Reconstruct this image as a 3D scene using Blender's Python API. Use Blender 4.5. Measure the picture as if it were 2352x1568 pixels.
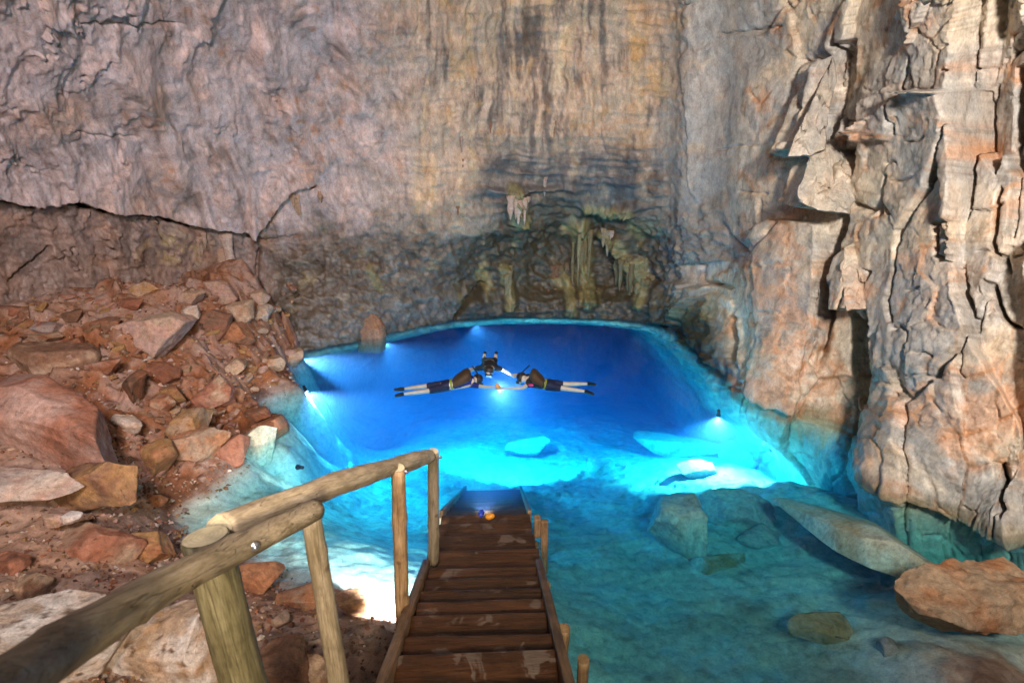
import bpy, bmesh, math, random
import numpy as np
from mathutils import Vector, Matrix

for o in list(bpy.data.objects):
    bpy.data.objects.remove(o, do_unlink=True)
SC = bpy.context.scene
COL = SC.collection
R = math.radians

# ------------------------------------------------------------------ camera
CAM_H = 4.2
PITCH = R(18.5)
cam_data = bpy.data.cameras.new('camera')
cam_data.sensor_width = 36.0
cam_data.lens = 18.0
cam_data.clip_end = 400.0
cam_data.clip_start = 0.05
cam_data.dof.use_dof = True
cam_data.dof.focus_distance = 9.0
cam_data.dof.aperture_fstop = 3.2
cam = bpy.data.objects.new('camera', cam_data)
cam.location = (0, 0, CAM_H)
cam.rotation_euler = (math.pi / 2 - PITCH, 0, 0)
COL.objects.link(cam)
SC.camera = cam

# ------------------------------------------------------------------ world
world = bpy.data.worlds.new('World')
SC.world = world
world.use_nodes = True
wn = world.node_tree
sky = wn.nodes.new('ShaderNodeTexSky')
sky.sky_type = 'NISHITA'
sky.sun_disc = False
sky.sun_elevation = R(35)
sky.sun_rotation = R(160)
wn.nodes["Background"].inputs["Strength"].default_value = 0.012
wn.links.new(sky.outputs[0], wn.nodes['Background'].inputs['Color'])

SC.view_settings.view_transform = 'Standard'
SC.view_settings.look = 'None'
SC.view_settings.exposure = 0.42
SC.view_settings.gamma = 1.0
SC.render.engine = 'CYCLES'
cy = SC.cycles
cy.use_denoising = True
cy.max_bounces = 6
cy.diffuse_bounces = 2
cy.use_adaptive_sampling = True
cy.adaptive_threshold = 0.035
cy.adaptive_min_samples = 32
cy.glossy_bounces = 2
cy.transmission_bounces = 4
cy.volume_bounces = 1
cy.transparent_max_bounces = 8
cy.sample_clamp_indirect = 4.0
cy.caustics_reflective = False
cy.caustics_refractive = False

# ------------------------------------------------------------------ lamps of the cave (floodlights on the platform behind the viewer)
def spot(name, loc, target, energy, color, size_deg, blend=0.5, radius=0.1, parent=None):
    d = bpy.data.lights.new(name, 'SPOT')
    d.energy = energy; d.color = color
    d.spot_size = R(size_deg); d.spot_blend = blend
    d.shadow_soft_size = radius
    o = bpy.data.objects.new(name, d)
    o.location = loc
    o.rotation_euler = (Vector(target) - Vector(loc)).to_track_quat('-Z', 'Y').to_euler()
    COL.objects.link(o)
    return o
spot('floodlight_warm', (2.8, -1.4, 6.6), (6.2, 9.5, 4.2), 4700, (1.0, 0.92, 0.84), 96, 1.0, 0.55)
spot('floodlight_cool', (-0.6, -1.6, 6.9), (-3.7, 10.0, 4.1), 3900, (1.0, 0.88, 0.97), 92, 1.0, 0.55)
spot('floodlight_shore', (0.7, -2.6, 5.2), (-3.0, 6.0, 0.6), 1300, (1.0, 0.84, 0.66), 80, 0.9, 0.3)
spot('floodlight_pool', (0.6, -2.4, 5.6), (1.0, 7.0, -0.6), 420, (0.85, 0.97, 1.0), 50, 1.0, 0.3)

# ------------------------------------------------------------------ helpers: pixels of the 2352 x 1568 photograph to points
CW, CH, F = 2352.0, 1568.0, 1176.0
cp, sp = math.cos(PITCH), math.sin(PITCH)
def ray(px, py):
    xc = (np.asarray(px, float) - CW / 2) / F
    yc = (CH / 2 - np.asarray(py, float)) / F
    return np.stack([xc, cp + yc * sp, -sp + yc * cp], -1)
CAMP = np.array([0, 0, CAM_H])
def at(px, py, t):
    return CAMP + ray(px, py) * np.asarray(t, float)[..., None]
def atz(px, py, z=0.0):
    r = ray(px, py)
    return CAMP + r * ((np.asarray(z, float) - CAM_H) / r[..., 2])[..., None]
def V(a): return Vector([float(k) for k in a])

# ------------------------------------------------------------------ numpy noise
_rs = np.random.RandomState(7)
_perm = np.concatenate([_rs.permutation(256)] * 3).astype(np.int32)
_g = _rs.normal(size=(256, 3)); _g /= np.linalg.norm(_g, axis=1)[:, None]
_g = _g.astype(np.float32)
def pn(p):
    p = np.asarray(p, np.float32)
    i = np.floor(p).astype(np.int32); f = p - i
    i &= 255
    w = f * f * f * (f * (f * 6 - 15) + 10)
    res = 0
    for dx in (0, 1):
        hx = _perm[i[..., 0] + dx]
        wx = w[..., 0] if dx else 1 - w[..., 0]
        for dy in (0, 1):
            hy = _perm[hx + i[..., 1] + dy]
            wy = w[..., 1] if dy else 1 - w[..., 1]
            for dz in (0, 1):
                g = _g[_perm[hy + i[..., 2] + dz] & 255]
                wz = w[..., 2] if dz else 1 - w[..., 2]
                d = g[..., 0] * (f[..., 0] - dx) + g[..., 1] * (f[..., 1] - dy) + g[..., 2] * (f[..., 2] - dz)
                res = res + d * wx * wy * wz
    return res * 1.5
def fbm(p, octv=4, gain=0.5, off=0.0):
    p = np.asarray(p, np.float32) + off
    a, s, tot = 1.0, 0.0, 0.0
    for _ in range(octv):
        s = s + a * pn(p); tot += a; a *= gain; p = p * 2.03 + 11.7
    return s / tot
def ridged(p, octv=4, gain=0.5, off=0.0):
    p = np.asarray(p, np.float32) + off
    a, s, tot = 1.0, 0.0, 0.0
    for _ in range(octv):
        s = s + a * (1 - 2 * np.abs(pn(p))); tot += a; a *= gain; p = p * 2.03 + 5.3
    return s / tot
def _h(ix, iy, k):
    n = (ix.astype(np.int64) * 374761393 + iy.astype(np.int64) * 668265263 + k * 1274126177) & 0x7fffffff
    n = (n ^ (n >> 13)) * 1274126177 & 0x7fffffff
    n = (n ^ (n >> 16)) * 668265263 & 0x7fffffff
    return ((n >> 7) & 0xffff) / 65535.0
def facets(x, y, seed=0, jit=0.9):
    """2-D Voronoi: returns (random a, random b, random c, dx, dy, F2-F1) for every point"""
    ix = np.floor(x).astype(np.int64); iy = np.floor(y).astype(np.int64)
    b1 = np.full(x.shape, 9.0); b2 = np.full(x.shape, 9.0)
    A = [np.zeros(x.shape) for _ in range(5)]
    for ox in (-1, 0, 1):
        for oy in (-1, 0, 1):
            cx = ix + ox; cy_ = iy + oy
            px = cx + 0.5 + (_h(cx, cy_, seed) - 0.5) * jit
            py = cy_ + 0.5 + (_h(cx, cy_, seed + 17) - 0.5) * jit
            d = np.hypot(x - px, y - py)
            m = d < b1
            b2 = np.where(m, b1, np.minimum(b2, d)); b1 = np.where(m, d, b1)
            for k, val in enumerate((_h(cx, cy_, seed + 31), _h(cx, cy_, seed + 47), _h(cx, cy_, seed + 59), x - px, y - py)):
                A[k] = np.where(m, val, A[k])
    return A[0], A[1], A[2], A[3], A[4], b2 - b1
def ss(a, b, x):
    t = np.clip((x - a) / (b - a), 0, 1); return t * t * (3 - 2 * t)
def rbf(pts, q, scale=1.0, smooth=0.0):
    """thin-plate spline through pts (u,v,value), evaluated at q (N,2)"""
    pts = np.asarray(pts, float)
    X = pts[:, :2] / scale; y = pts[:, 2]
    n = len(X)
    def phi(r2): return 0.5 * r2 * np.log(r2 + 1e-12)
    K = phi(((X[:, None] - X[None]) ** 2).sum(-1)) + np.eye(n) * smooth
    Pm = np.c_[np.ones(n), X]
    A = np.zeros((n + 3, n + 3)); A[:n, :n] = K; A[:n, n:] = Pm; A[n:, :n] = Pm.T
    c = np.linalg.solve(A, np.r_[y, 0, 0, 0])
    out = np.empty(len(q))
    for k in range(0, len(q), 50000):
        Q = q[k:k + 50000] / scale
        out[k:k + 50000] = phi(((Q[:, None] - X[None]) ** 2).sum(-1)) @ c[:n] + c[n] + Q @ c[n + 1:]
    return out
def rbf_grid(pts, xs, ys, scale, smooth, k=4):
    """the spline on a coarse grid, widened bilinearly and softened: it only carries the broad shape"""
    xi = np.unique(np.r_[np.arange(0, len(xs), k), len(xs) - 1]); yi = np.unique(np.r_[np.arange(0, len(ys), k), len(ys) - 1])
    A, B = np.meshgrid(xs[xi], ys[yi])
    Zc = rbf(pts, np.c_[A.ravel(), B.ravel()], scale, smooth).reshape(A.shape)
    Z1 = np.stack([np.interp(xs, xs[xi], r) for r in Zc])
    Z2 = np.stack([np.interp(ys, ys[yi], Z1[:, j]) for j in range(len(xs))], 1)
    for _ in range(2):
        for sft in (1, 2):
            Z2[:, sft:-sft] = (Z2[:, :-2 * sft] + 2 * Z2[:, sft:-sft] + Z2[:, 2 * sft:]) / 4
            Z2[sft:-sft] = (Z2[:-2 * sft] + 2 * Z2[sft:-sft] + Z2[2 * sft:]) / 4
    return Z2
def polyline_sd(u, v, pts):
    """distance to a polyline, signed side (positive: above the line in the picture), 0..1 position along it"""
    best = np.full(u.shape, 1e9); side = np.zeros(u.shape); pos = np.zeros(u.shape)
    pts = np.asarray(pts, float)
    L = np.r_[0, np.cumsum(np.hypot(*np.diff(pts, axis=0).T))]
    for k in range(len(pts) - 1):
        a, b = pts[k], pts[k + 1]; ab = b - a
        s = np.clip(((u - a[0]) * ab[0] + (v - a[1]) * ab[1]) / (ab @ ab), 0, 1)
        d = np.hypot(u - a[0] - s * ab[0], v - a[1] - s * ab[1])
        m = d < best
        best = np.where(m, d, best)
        cr = ab[0] * (v - a[1]) - ab[1] * (u - a[0])
        side = np.where(m, np.where(cr < 0, 1.0, -1.0), side)
        pos = np.where(m, (L[k] + s * (L[k + 1] - L[k])) / L[-1], pos)
    return best, side, pos
def poly_sd(u, v, pts):
    """signed distance to a polygon, positive inside"""
    pts = np.asarray(pts, float); n = len(pts)
    best = np.full(u.shape, 1e9); inside = np.zeros(u.shape, bool)
    for k in range(n):
        a, b = pts[k], pts[(k + 1) % n]; ab = b - a
        s = np.clip(((u - a[0]) * ab[0] + (v - a[1]) * ab[1]) / (ab @ ab), 0, 1)
        best = np.minimum(best, np.hypot(u - a[0] - s * ab[0], v - a[1] - s * ab[1]))
        c = ((a[1] > v) != (b[1] > v)) & (u < (b[0] - a[0]) * (v - a[1]) / (b[1] - a[1] + 1e-9) + a[0])
        inside ^= c
    return np.where(inside, best, -best)

# ------------------------------------------------------------------ helpers: objects
def link_mesh(name, me, mat, parent=None, smooth=True):
    o = bpy.data.objects.new(name, me)
    COL.objects.link(o)
    if mat is not None and not me.materials:
        me.materials.append(mat)
    if smooth:
        me.polygons.foreach_set('use_smooth', np.ones(len(me.polygons), bool))
    if parent is not None:
        o.parent = parent
    return o
def tag(o, label, cat, group=None, kind=None):
    if label: o['label'] = label
    if cat: o['category'] = cat
    if group: o['group'] = group
    if kind: o['kind'] = kind
    return o
def thing(name, loc, label, cat, group=None):
    o = bpy.data.objects.new(name, None)
    o.empty_display_size = 0.1
    o.location = loc
    COL.objects.link(o)
    return tag(o, label, cat, group)
def mesh_grid(name, P, colr, mat, kind='structure', extra=None):
    """P (rows, cols, 3), colr (rows, cols, 3)"""
    nr, nc = P.shape[:2]
    me = bpy.data.meshes.new(name)
    idx = np.arange(nr * nc).reshape(nr, nc)
    q = np.stack([idx[:-1, :-1], idx[1:, :-1], idx[1:, 1:], idx[:-1, 1:]], -1).reshape(-1, 4)
    me.vertices.add(nr * nc); me.vertices.foreach_set('co', P.astype(np.float32).ravel())
    me.loops.add(q.size); me.loops.foreach_set('vertex_index', q.astype(np.int32).ravel())
    me.polygons.add(len(q)); me.polygons.foreach_set('loop_start', np.arange(0, q.size, 4, dtype=np.int32))
    me.update(calc_edges=True)
    ca = me.attributes.new('tint', 'FLOAT_COLOR', 'POINT')
    c4 = np.concatenate([np.clip(colr, 0, 1), np.ones((nr, nc, 1))], -1)
    ca.data.foreach_set('color', c4.astype(np.float32).ravel())
    o = link_mesh(name, me, mat)
    o['kind'] = kind
    return o
def punch(c, contrast=1.3, sat=1.25):
    m = c.mean(-1, keepdims=True); g0 = float(np.median(m))
    l = g0 * (m / g0) ** contrast
    return np.clip((m + (c - m) * sat) * (l / np.maximum(m, 1e-4)), 0.01, 0.85)
def srgb(r, g, b):
    f = lambda c: c / 12.92 if c <= 0.04045 else ((c + 0.055) / 1.055) ** 2.4
    return np.array([f(r / 255), f(g / 255), f(b / 255)])

# ------------------------------------------------------------------ helpers: materials
class NT:
    def __init__(self, name):
        self.m = bpy.data.materials.new(name); self.m.use_nodes = True
        self.t = self.m.node_tree; self.b = self.t.nodes['Principled BSDF']; self.o = self.t.nodes['Material Output']
    def n(self, typ, **kw):
        nd = self.t.nodes.new(typ)
        for k, v in kw.items():
            if k.startswith('_'): setattr(nd, k[1:], v)
        return nd
    def l(self, a, b): self.t.links.new(a, b)
    def noise(self, scale, detail=4, rough=0.55, vec=None, dist=0.0):
        nd = self.t.nodes.new('ShaderNodeTexNoise')
        nd.inputs['Scale'].default_value = scale; nd.inputs['Detail'].default_value = detail
        nd.inputs['Roughness'].default_value = rough; nd.inputs['Distortion'].default_value = dist
        if vec is not None: self.l(vec, nd.inputs['Vector'])
        return nd.outputs['Fac']
    def coords(self, scale=(1, 1, 1), which='Object', rot=(0, 0, 0)):
        tc = self.t.nodes.new('ShaderNodeTexCoord'); mp = self.t.nodes.new('ShaderNodeMapping')
        mp.inputs['Scale'].default_value = scale; mp.inputs['Rotation'].default_value = rot
        self.l(tc.outputs[which], mp.inputs['Vector']); return mp.outputs['Vector']
    def ramp(self, fac, stops):
        r = self.t.nodes.new('ShaderNodeValToRGB'); e = r.color_ramp.elements
        while len(e) < len(stops): e.new(0.5)
        for k, (p, c) in enumerate(stops):
            e[k].position = p
            e[k].color = (c, c, c, 1) if np.isscalar(c) else (*[float(q) for q in c][:3], 1)
        self.l(fac, r.inputs['Fac']); return r.outputs['Color']
    def mix(self, fac, a, b, typ='MIX'):
        m = self.t.nodes.new('ShaderNodeMix'); m.data_type = 'RGBA'; m.blend_type = typ
        for s, val in ((m.inputs['Factor'], fac), (m.inputs[6], a), (m.inputs[7], b)):
            if hasattr(val, 'node'): self.l(val, s)
            elif np.isscalar(val): s.default_value = val if s.type == 'VALUE' else (val, val, val, 1)
            else: s.default_value = (*[float(q) for q in val][:3], 1)
        return m.outputs[2]
    def math(self, op, a, b=0.0):
        m = self.t.nodes.new('ShaderNodeMath'); m.operation = op
        for s, val in ((m.inputs[0], a), (m.inputs[1], b)):
            if hasattr(val, 'node'): self.l(val, s)
            else: s.default_value = val
        return m.outputs[0]
    def bump(self, h, strength=0.5, dist=0.02, normal=None):
        b = self.t.nodes.new('ShaderNodeBump'); b.inputs['Strength'].default_value = strength
        b.inputs['Distance'].default_value = dist; self.l(h, b.inputs['Height'])
        if normal is not None: self.l(normal, b.inputs['Normal'])
        return b.outputs['Normal']
    def base(self, col, rough=0.7, normal=None, spec=0.4):
        if hasattr(col, 'node'): self.l(col, self.b.inputs['Base Color'])
        else: self.b.inputs['Base Color'].default_value = (*[float(q) for q in col][:3], 1)
        if hasattr(rough, 'node'): self.l(rough, self.b.inputs['Roughness'])
        else: self.b.inputs['Roughness'].default_value = rough
        self.b.inputs['Specular IOR Level'].default_value = spec
        if normal is not None: self.l(normal, self.b.inputs['Normal'])
        return self.m

def rock_material(name, scale=1.0, bump=0.6, rough=(0.55, 0.9), streak=(1, 1, 1), spec=0.35, speck=0.5):
    """rock whose zone colour comes from the point attribute 'tint'; grain, mottling and relief from noise"""
    m = NT(name)
    at_ = m.n('ShaderNodeAttribute'); at_.attribute_name = 'tint'
    v = m.coords(streak)
    big = m.noise(2.2 * scale, 6, 0.6, v)
    mid = m.noise(7 * scale, 9, 0.66, v, 0.35)
    fine = m.noise(38 * scale, 7, 0.7, v, 0.3)
    c = m.mix(1.0, at_.outputs['Color'], m.ramp(mid, [(0.28, 0.52), (0.42, 0.86), (0.55, 1.06), (0.72, 1.38)]), 'MULTIPLY')
    c = m.mix(1.0, c, m.ramp(fine, [(0.3, 0.72), (0.5, 1.0), (0.75, 1.25)]), 'MULTIPLY')
    warm = m.mix(1.0, c, (1.14, 0.97, 0.84), 'MULTIPLY')
    c = m.mix(m.ramp(big, [(0.42, 0.0), (0.68, 0.85)]), c, warm)
    dk = m.mix(1.0, c, (0.45, 0.40, 0.38), 'MULTIPLY')
    c = m.mix(m.math('MULTIPLY', m.ramp(m.noise(5.5 * scale, 9, 0.75, v, 0.8), [(0.53, 0.0), (0.64, 1.0)]), speck), c, dk)
    n1 = m.bump(mid, bump, 0.045 / scale)
    n2 = m.bump(fine, bump * 0.8, 0.018 / scale, n1)
    rg = m.ramp(mid, [(0.3, rough[1]), (0.7, rough[0])])
    return m.base(c, rg, n2, spec)
M = {}
# ================================================================== the cave wall: one continuous rock surface
M['wall'] = rock_material('cave_rock', 1.0, 0.36, (0.30, 0.75), (1, 1, 0.55), 0.5, 0.45)
def wl(px, py):           # depth of a waterline pixel
    return float(CAM_H / (sp + (py - CH / 2) / F * cp))
CT = []
def vert(px, py0, rows):  # points under the waterline straight down
    t0 = wl(px, py0); Y = t0 * (cp + (CH / 2 - py0) / F * sp)
    CT.append((px, py0, t0))
    for r in rows:
        CT.append((px, r, Y / (cp + (CH / 2 - r) / F * sp)))
for px, py, t in [
    # left overhang above the crack
    (-500, -700, 3.4), (-500, 0, 4.6), (-500, 300, 5.3), (-500, 450, 5.7), (-500, 650, 5.9), (-500, 1000, 5.8),
    (0, -700, 4.0), (0, -300, 5.2), (0, 0, 6.2), (0, 250, 7.3), (0, 440, 8.1), (0, 600, 8.7), (0, 720, 8.9), (0, 1000, 8.8),
    (300, -700, 4.6), (300, -300, 6.2), (300, 0, 7.6), (300, 250, 8.9), (300, 470, 10.0), (300, 600, 10.5), (300, 800, 10.6),
    (600, -700, 5.6), (600, -300, 7.6), (600, 0, 9.1), (600, 250, 10.7), (590, 450, 11.7), (600, 540, 12.3), (600, 650, 12.7),
    (850, -700, 6.4), (850, -300, 8.4), (850, 0, 10.0), (850, 250, 11.6), (850, 450, 12.6), (850, 600, 13.2), (850, 700, 13.3),
    (1100, -700, 7.2), (1100, -300, 9.2), (1100, 0, 10.8), (1100, 250, 12.2), (1100, 430, 13.1), (1090, 560, 14.0), (1080, 650, 14.6),
    (1350, -700, 7.6), (1350, -300, 9.6), (1350, 0, 11.3), (1350, 250, 12.6), (1350, 440, 13.6), (1350, 530, 15.0), (1350, 640, 15.3),
    (1540, -700, 7.2), (1540, -300, 9.2), (1540, 0, 10.8), (1540, 250, 11.9), (1540, 450, 12.8), (1530, 640, 13.9),
    (1640, 0, 10.3), (1640, 250, 11.2), (1640, 450, 11.9), (1610, 640, 12.9),
    (1720, -700, 6.6), (1720, -300, 8.2), (1720, 0, 9.6), (1720, 250, 10.3), (1720, 450, 10.6), (1710, 650, 10.6), (1700, 800, 10.4),
    (1900, -700, 5.8), (1900, -300, 7.3), (1900, 0, 8.3), (1900, 250, 8.7), (1900, 500, 8.9), (1900, 700, 9.0), (1900, 850, 9.0),
    (2100, -700, 5.2), (2100, -300, 6.3), (2100, 0, 7.0), (2100, 250, 7.3), (2100, 500, 7.4), (2100, 800, 7.4), (2080, 1000, 7.3),
    (2352, -700, 4.4), (2352, -300, 5.3), (2352, 0, 5.9), (2352, 300, 6.2), (2352, 600, 6.3), (2352, 900, 6.3), (2352, 1100, 6.3),
    (2900, -700, 3.6), (2900, 0, 4.5), (2900, 500, 4.8), (2900, 1000, 4.7), (2900, 1350, 4.6), (3200, 500, 4.2), (-800, 400, 5.0)]:
    CT.append((px, py, t))
for px, py in [(690, 806), (800, 786), (880, 769), (1040, 735), (1180, 727), (1350, 729), (1490, 741), (1562, 764)]:
    vert(px, py, (1000, 1250))
for px, py in [(1592, 800), (1660, 868), (1692, 910), (1830, 955), (1975, 1003), (2010, 1092), (2150, 1150), (2352, 1235)]:
    vert(px, py, (1300, 1500))

def axis(a, b, c, d, step, coarse):
    return np.r_[np.arange(a, b, coarse), np.arange(b, c, step), np.arange(c, d + 1, coarse)]
us = axis(-560, -60, 2420, 2960, 3.1, 12)
vs = axis(-700, -30, 1280, 1500, 3.1, 12)
U, Vv = np.meshgrid(us, vs)
sh = U.shape
t0 = rbf_grid(CT, us, vs, 600.0, 0.0008)
P0 = at(U, Vv, t0)
def normals(P):
    du = np.gradient(P, axis=1); dv = np.gradient(P, axis=0)
    n = np.cross(dv, du); n /= np.linalg.norm(n, axis=-1, keepdims=True) + 1e-9
    return n
N0 = normals(P0)
flip = np.sign(((CAMP - P0) * N0).sum(-1)); N0 *= flip[..., None]
# warped picture coordinates for drawing features with ragged edges
# under the water the rock is undercut: the pool reaches back beneath the walls
dz0 = -P0[..., 2]
back_ = ss(640, 760, U) * (1 - ss(1540, 1640, U)); right_ = ss(1540, 1640, U)
P0[..., 1] += back_ * (0.25 * ss(0.0, 0.2, dz0) + 9.0 * ss(0.15, 2.2, dz0))
P0[..., 0] += right_ * 0.5 * ss(0.3, 2.5, dz0)
w1 = fbm(P0 * 0.9, 4, 0.6, 3.1); w2 = fbm(P0 * 0.9, 4, 0.6, 41.7)
w3 = fbm(P0 * 5.0, 3, 0.6, 17.0); w4 = fbm(P0 * 5.0, 3, 0.6, 77.0)
u = U + 34 * w1 + 13 * w3; v = Vv + 34 * w2 + 13 * w4
ul = U + 5 * w1 + 7 * w3; vl = Vv + 5 * w2 + 7 * w4          # lightly warped
# zones
u = u + 60 * fbm(P0 * 0.3, 2, 0.5, 301.0)
crack = [(-700, 440), (-200, 430), (0, 452), (90, 468), (165, 455), (250, 478), (360, 494), (440, 516), (520, 523), (580, 536)]
crack2 = [(575, 540), (606, 508), (628, 480), (645, 455), (672, 432), (700, 426), (735, 430)]
zR = ss(1655, 1720, u + 0.06 * (Vv - 300)) ; zR = np.where(Vv > 600, np.maximum(zR, ss(1560, 1640, u - 0.35 * (Vv - 640))), zR)
zP = ss(1475, 1605, u + 25 * w3) * (1 - zR) * (1 - ss(640, 720, v))
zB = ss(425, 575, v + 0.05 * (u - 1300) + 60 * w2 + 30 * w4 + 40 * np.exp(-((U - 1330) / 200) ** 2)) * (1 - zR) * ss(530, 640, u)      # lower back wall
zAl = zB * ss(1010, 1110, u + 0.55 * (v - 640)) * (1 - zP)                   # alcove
dcr, scr, pcr = polyline_sd(ul, vl, crack)
zLL = ss(-3, 3, -scr * dcr) * (1 - ss(560, 640, u)) * (1 - zR)                    # lower left wall under the crack
zC = ss(780, 1020, u + 60 * w1) * (1 - ss(1475, 1605, u + 25 * w3)) * (1 - zB)    # centre, drip flutes
zL = np.clip(1 - zR - zP - zB - zC - zLL, 0, 1)

D = np.zeros(sh)
# broad undulation
D += 0.30 * fbm(P0 * 0.35, 3, 0.5, 9.0)
# left dome: diagonal ribs and scallops
rx = (U * 0.96 - Vv * 0.30); ry = (U * 0.30 + Vv * 0.96)
wv = fbm(P0 * 0.5, 3, 0.5, 23.0)
rib = ridged(np.stack([rx / 130 + 1.3 * wv, ry / 700, np.full(sh, 2.0)], -1), 3, 0.55)
scal = fbm(np.stack([rx / 55 + wv * 2, ry / 90 + w2, np.full(sh, 5.0)], -1), 5, 0.58)
a1, b1_, c1, dx1, dy1, e1 = facets(rx / 75 + 0.9 * w1 + 0.35 * w3, ry / 120 + 0.9 * w2 + 0.35 * w4, 3)
fl1 = (a1 - 0.5) * 0.10 + (b1_ - 0.5) * 0.28 * dx1 + (c1 - 0.5) * 0.22 * dy1
a2, b2_, c2, dx2, dy2, e2 = facets(rx / 26 + 0.8 * w3 + 2 * w1, ry / 44 + 0.8 * w4 + 2 * w2, 8)
fl2 = (a2 - 0.5) * 0.03 + (b2_ - 0.5) * 0.09 * dx2 + (c2 - 0.5) * 0.06 * dy2
soft = fbm(np.stack([rx / 95 + wv * 1.5, ry / 150 + w2, np.full(sh, 7.0)], -1), 3, 0.5)
patchy = ss(-0.2, 0.3, fbm(P0 * 0.6, 3, 0.5, 47.0))
flute_l = ridged(np.stack([(U * 0.985 - Vv * 0.17 + 20 * w1) / 17, (Vv) / 190, np.full(sh, 12.0)], -1), 3, 0.6)
D += zL * (0.10 * rib + 0.16 * soft + (0.03 + 0.05 * patchy) * scal + (0.2 + 0.42 * patchy) * fl1 + (0.2 + 0.6 * patchy) * fl2 + 0.022 * flute_l)
# centre: flutes, hanging drips and bedding ledges
fx = U + 26 * w1
flute = ridged(np.stack([fx / 46, Vv / 420, np.full(sh, 8.0)], -1), 3, 0.6)
flute2 = ridged(np.stack([fx / 15, Vv / 150, np.full(sh, 3.0)], -1), 3, 0.6)
bed = fbm(np.stack([U / 300, (Vv + 16 * w2) / 22, np.full(sh, 1.0)], -1), 4, 0.65)
bedl = np.where(bed > 0, bed, bed * 0.3)
fm = ss(-0.15, 0.35, fbm(P0 * 0.55, 3, 0.5, 61.0) + 0.25 * (1 - np.abs(U - 1080) / 260))
D += zC * (0.15 * flute * fm + 0.08 * flute2 * fm + 0.13 * bedl * (1 - 0.6 * fm) + 0.09 * scal + 0.5 * fl2)
# dark ledge band above the alcove
ledge = np.exp(-((Vv + 20 * w2 - 440) / 55) ** 2) * ss(1040, 1160, u) * (1 - ss(1500, 1560, u))
D += ledge * (0.15 + 0.30 * bedl)
# lower back wall: rough, ragged
bz = fbm(P0 * np.array([2.2, 2.2, 3.2]), 6, 0.68, 13.0)
bz2 = ridged(P0 * np.array([3.0, 3.0, 5.0]), 4, 0.6, 29.0)
D += zB * (0.20 * bz + 0.07 * bz2 + 0.9 * fl2)
D += zAl * (0.16 * bedl)
D -= 0.45 * zAl * ss(490, 600, v + 40 * w2) * (1 - ss(650, 705, Vv))
# grey pillar: smooth with long shallow facets
a3, b3, c3, dx3, dy3, e3 = facets((U + 30 * w1) / 60, (Vv + 60 * w2) / 260, 21)
lam = fbm(np.stack([U / 90, (Vv + 22 * w2) / 8.5, np.full(sh, 6.0)], -1), 3, 0.6)
D += (zR + zP) * 0.028 * np.where(lam > 0.05, lam, 0.05) * ss(-0.1, 0.25, fbm(P0 * 1.1, 2, 0.5, 201.0))
D += (zC + 0.6 * zL) * 0.03 * lam * ss(0.0, 0.3, fbm(P0 * 0.9, 2, 0.5, 211.0))
D += zP * (0.30 * np.exp(-((U - 1590) / 48) ** 2) + 0.05 * (a3 - 0.5) + 0.10 * (b3 - 0.5) * dx3 + 0.04 * scal + 0.25 * fl2)
# lower left wall
D += zLL * (0.13 * scal + 0.9 * fl1 + 0.9 * fl2 + 0.08 * bedl)

# right cliff: fractured blocks bounded by steep joints
jx = (U + 0.16 * (Vv - 500)); jy = Vv
a4, b4, c4, dx4, dy4, e4 = facets((jx + 30 * w1 + 6 * w3) / 135, (jy + 60 * w2 + 6 * w4) / 520, 33, 0.8)
a5, b5, c5, dx5, dy5, e5 = facets((jx + 16 * w1 + 7 * w3) / 74, (jy + 24 * w2 + 6 * w4) / 105, 37, 0.85)
a6, b6, c6, dx6, dy6, e6 = facets((jx + 5 * w3) / 20, (jy + 6 * w4) / 30, 41, 0.9)
blk = (a4 - 0.5) * 0.30 + (b4 - 0.5) * 0.32 * dx4 + (c4 - 0.5) * 0.18 * dy4 - 0.16 * np.exp(-(e4 / 0.035) ** 2) * (a5 > 0.35)
sml = (a5 - 0.5) * 0.08 + (b5 - 0.5) * 0.15 * dx5 + (c5 - 0.5) * 0.10 * dy5 - 0.06 * np.exp(-(e5 / 0.05) ** 2) * (a6 > 0.55)
tin = (a6 - 0.5) * 0.022 + (b6 - 0.5) * 0.05 * dx6 + (c6 - 0.5) * 0.04 * dy6
smooth_face = ss(-0.25, 0.1, fbm(P0 * 0.8, 2, 0.5, 91.0)) * (1 - 0.85 * ss(760, 960, Vv))
D += zR * (blk * (0.65 + 0.25 * smooth_face) + sml * (0.75 - 0.68 * smooth_face) + tin * (0.9 - 0.6 * smooth_face) + 0.05 * fbm(P0 * 3.0, 5, 0.6, 71.0))

# --- blocks that can be read in the photograph: polygon, step out, tilt per 100 px (u, v)
def block(poly, out, tu=0.0, tv=0.0, edge=5.0):
    global D
    pts = np.asarray(poly, float); c = pts.mean(0)
    x0, y0 = pts.min(0) - 40; x1, y1 = pts.max(0) + 40
    iu = np.where((us > x0) & (us < x1))[0]; iv = np.where((vs > y0) & (vs < y1))[0]
    if not len(iu) or not len(iv): return
    s = np.s_[iv[0]:iv[-1] + 1, iu[0]:iu[-1] + 1]
    d = poly_sd(ul[s], vl[s], pts)
    D[s] += ss(-edge * 0.4, edge * 0.6, d) * (out + tu * (U[s] - c[0]) / 100 + tv * (Vv[s] - c[1]) / 100)
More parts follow.
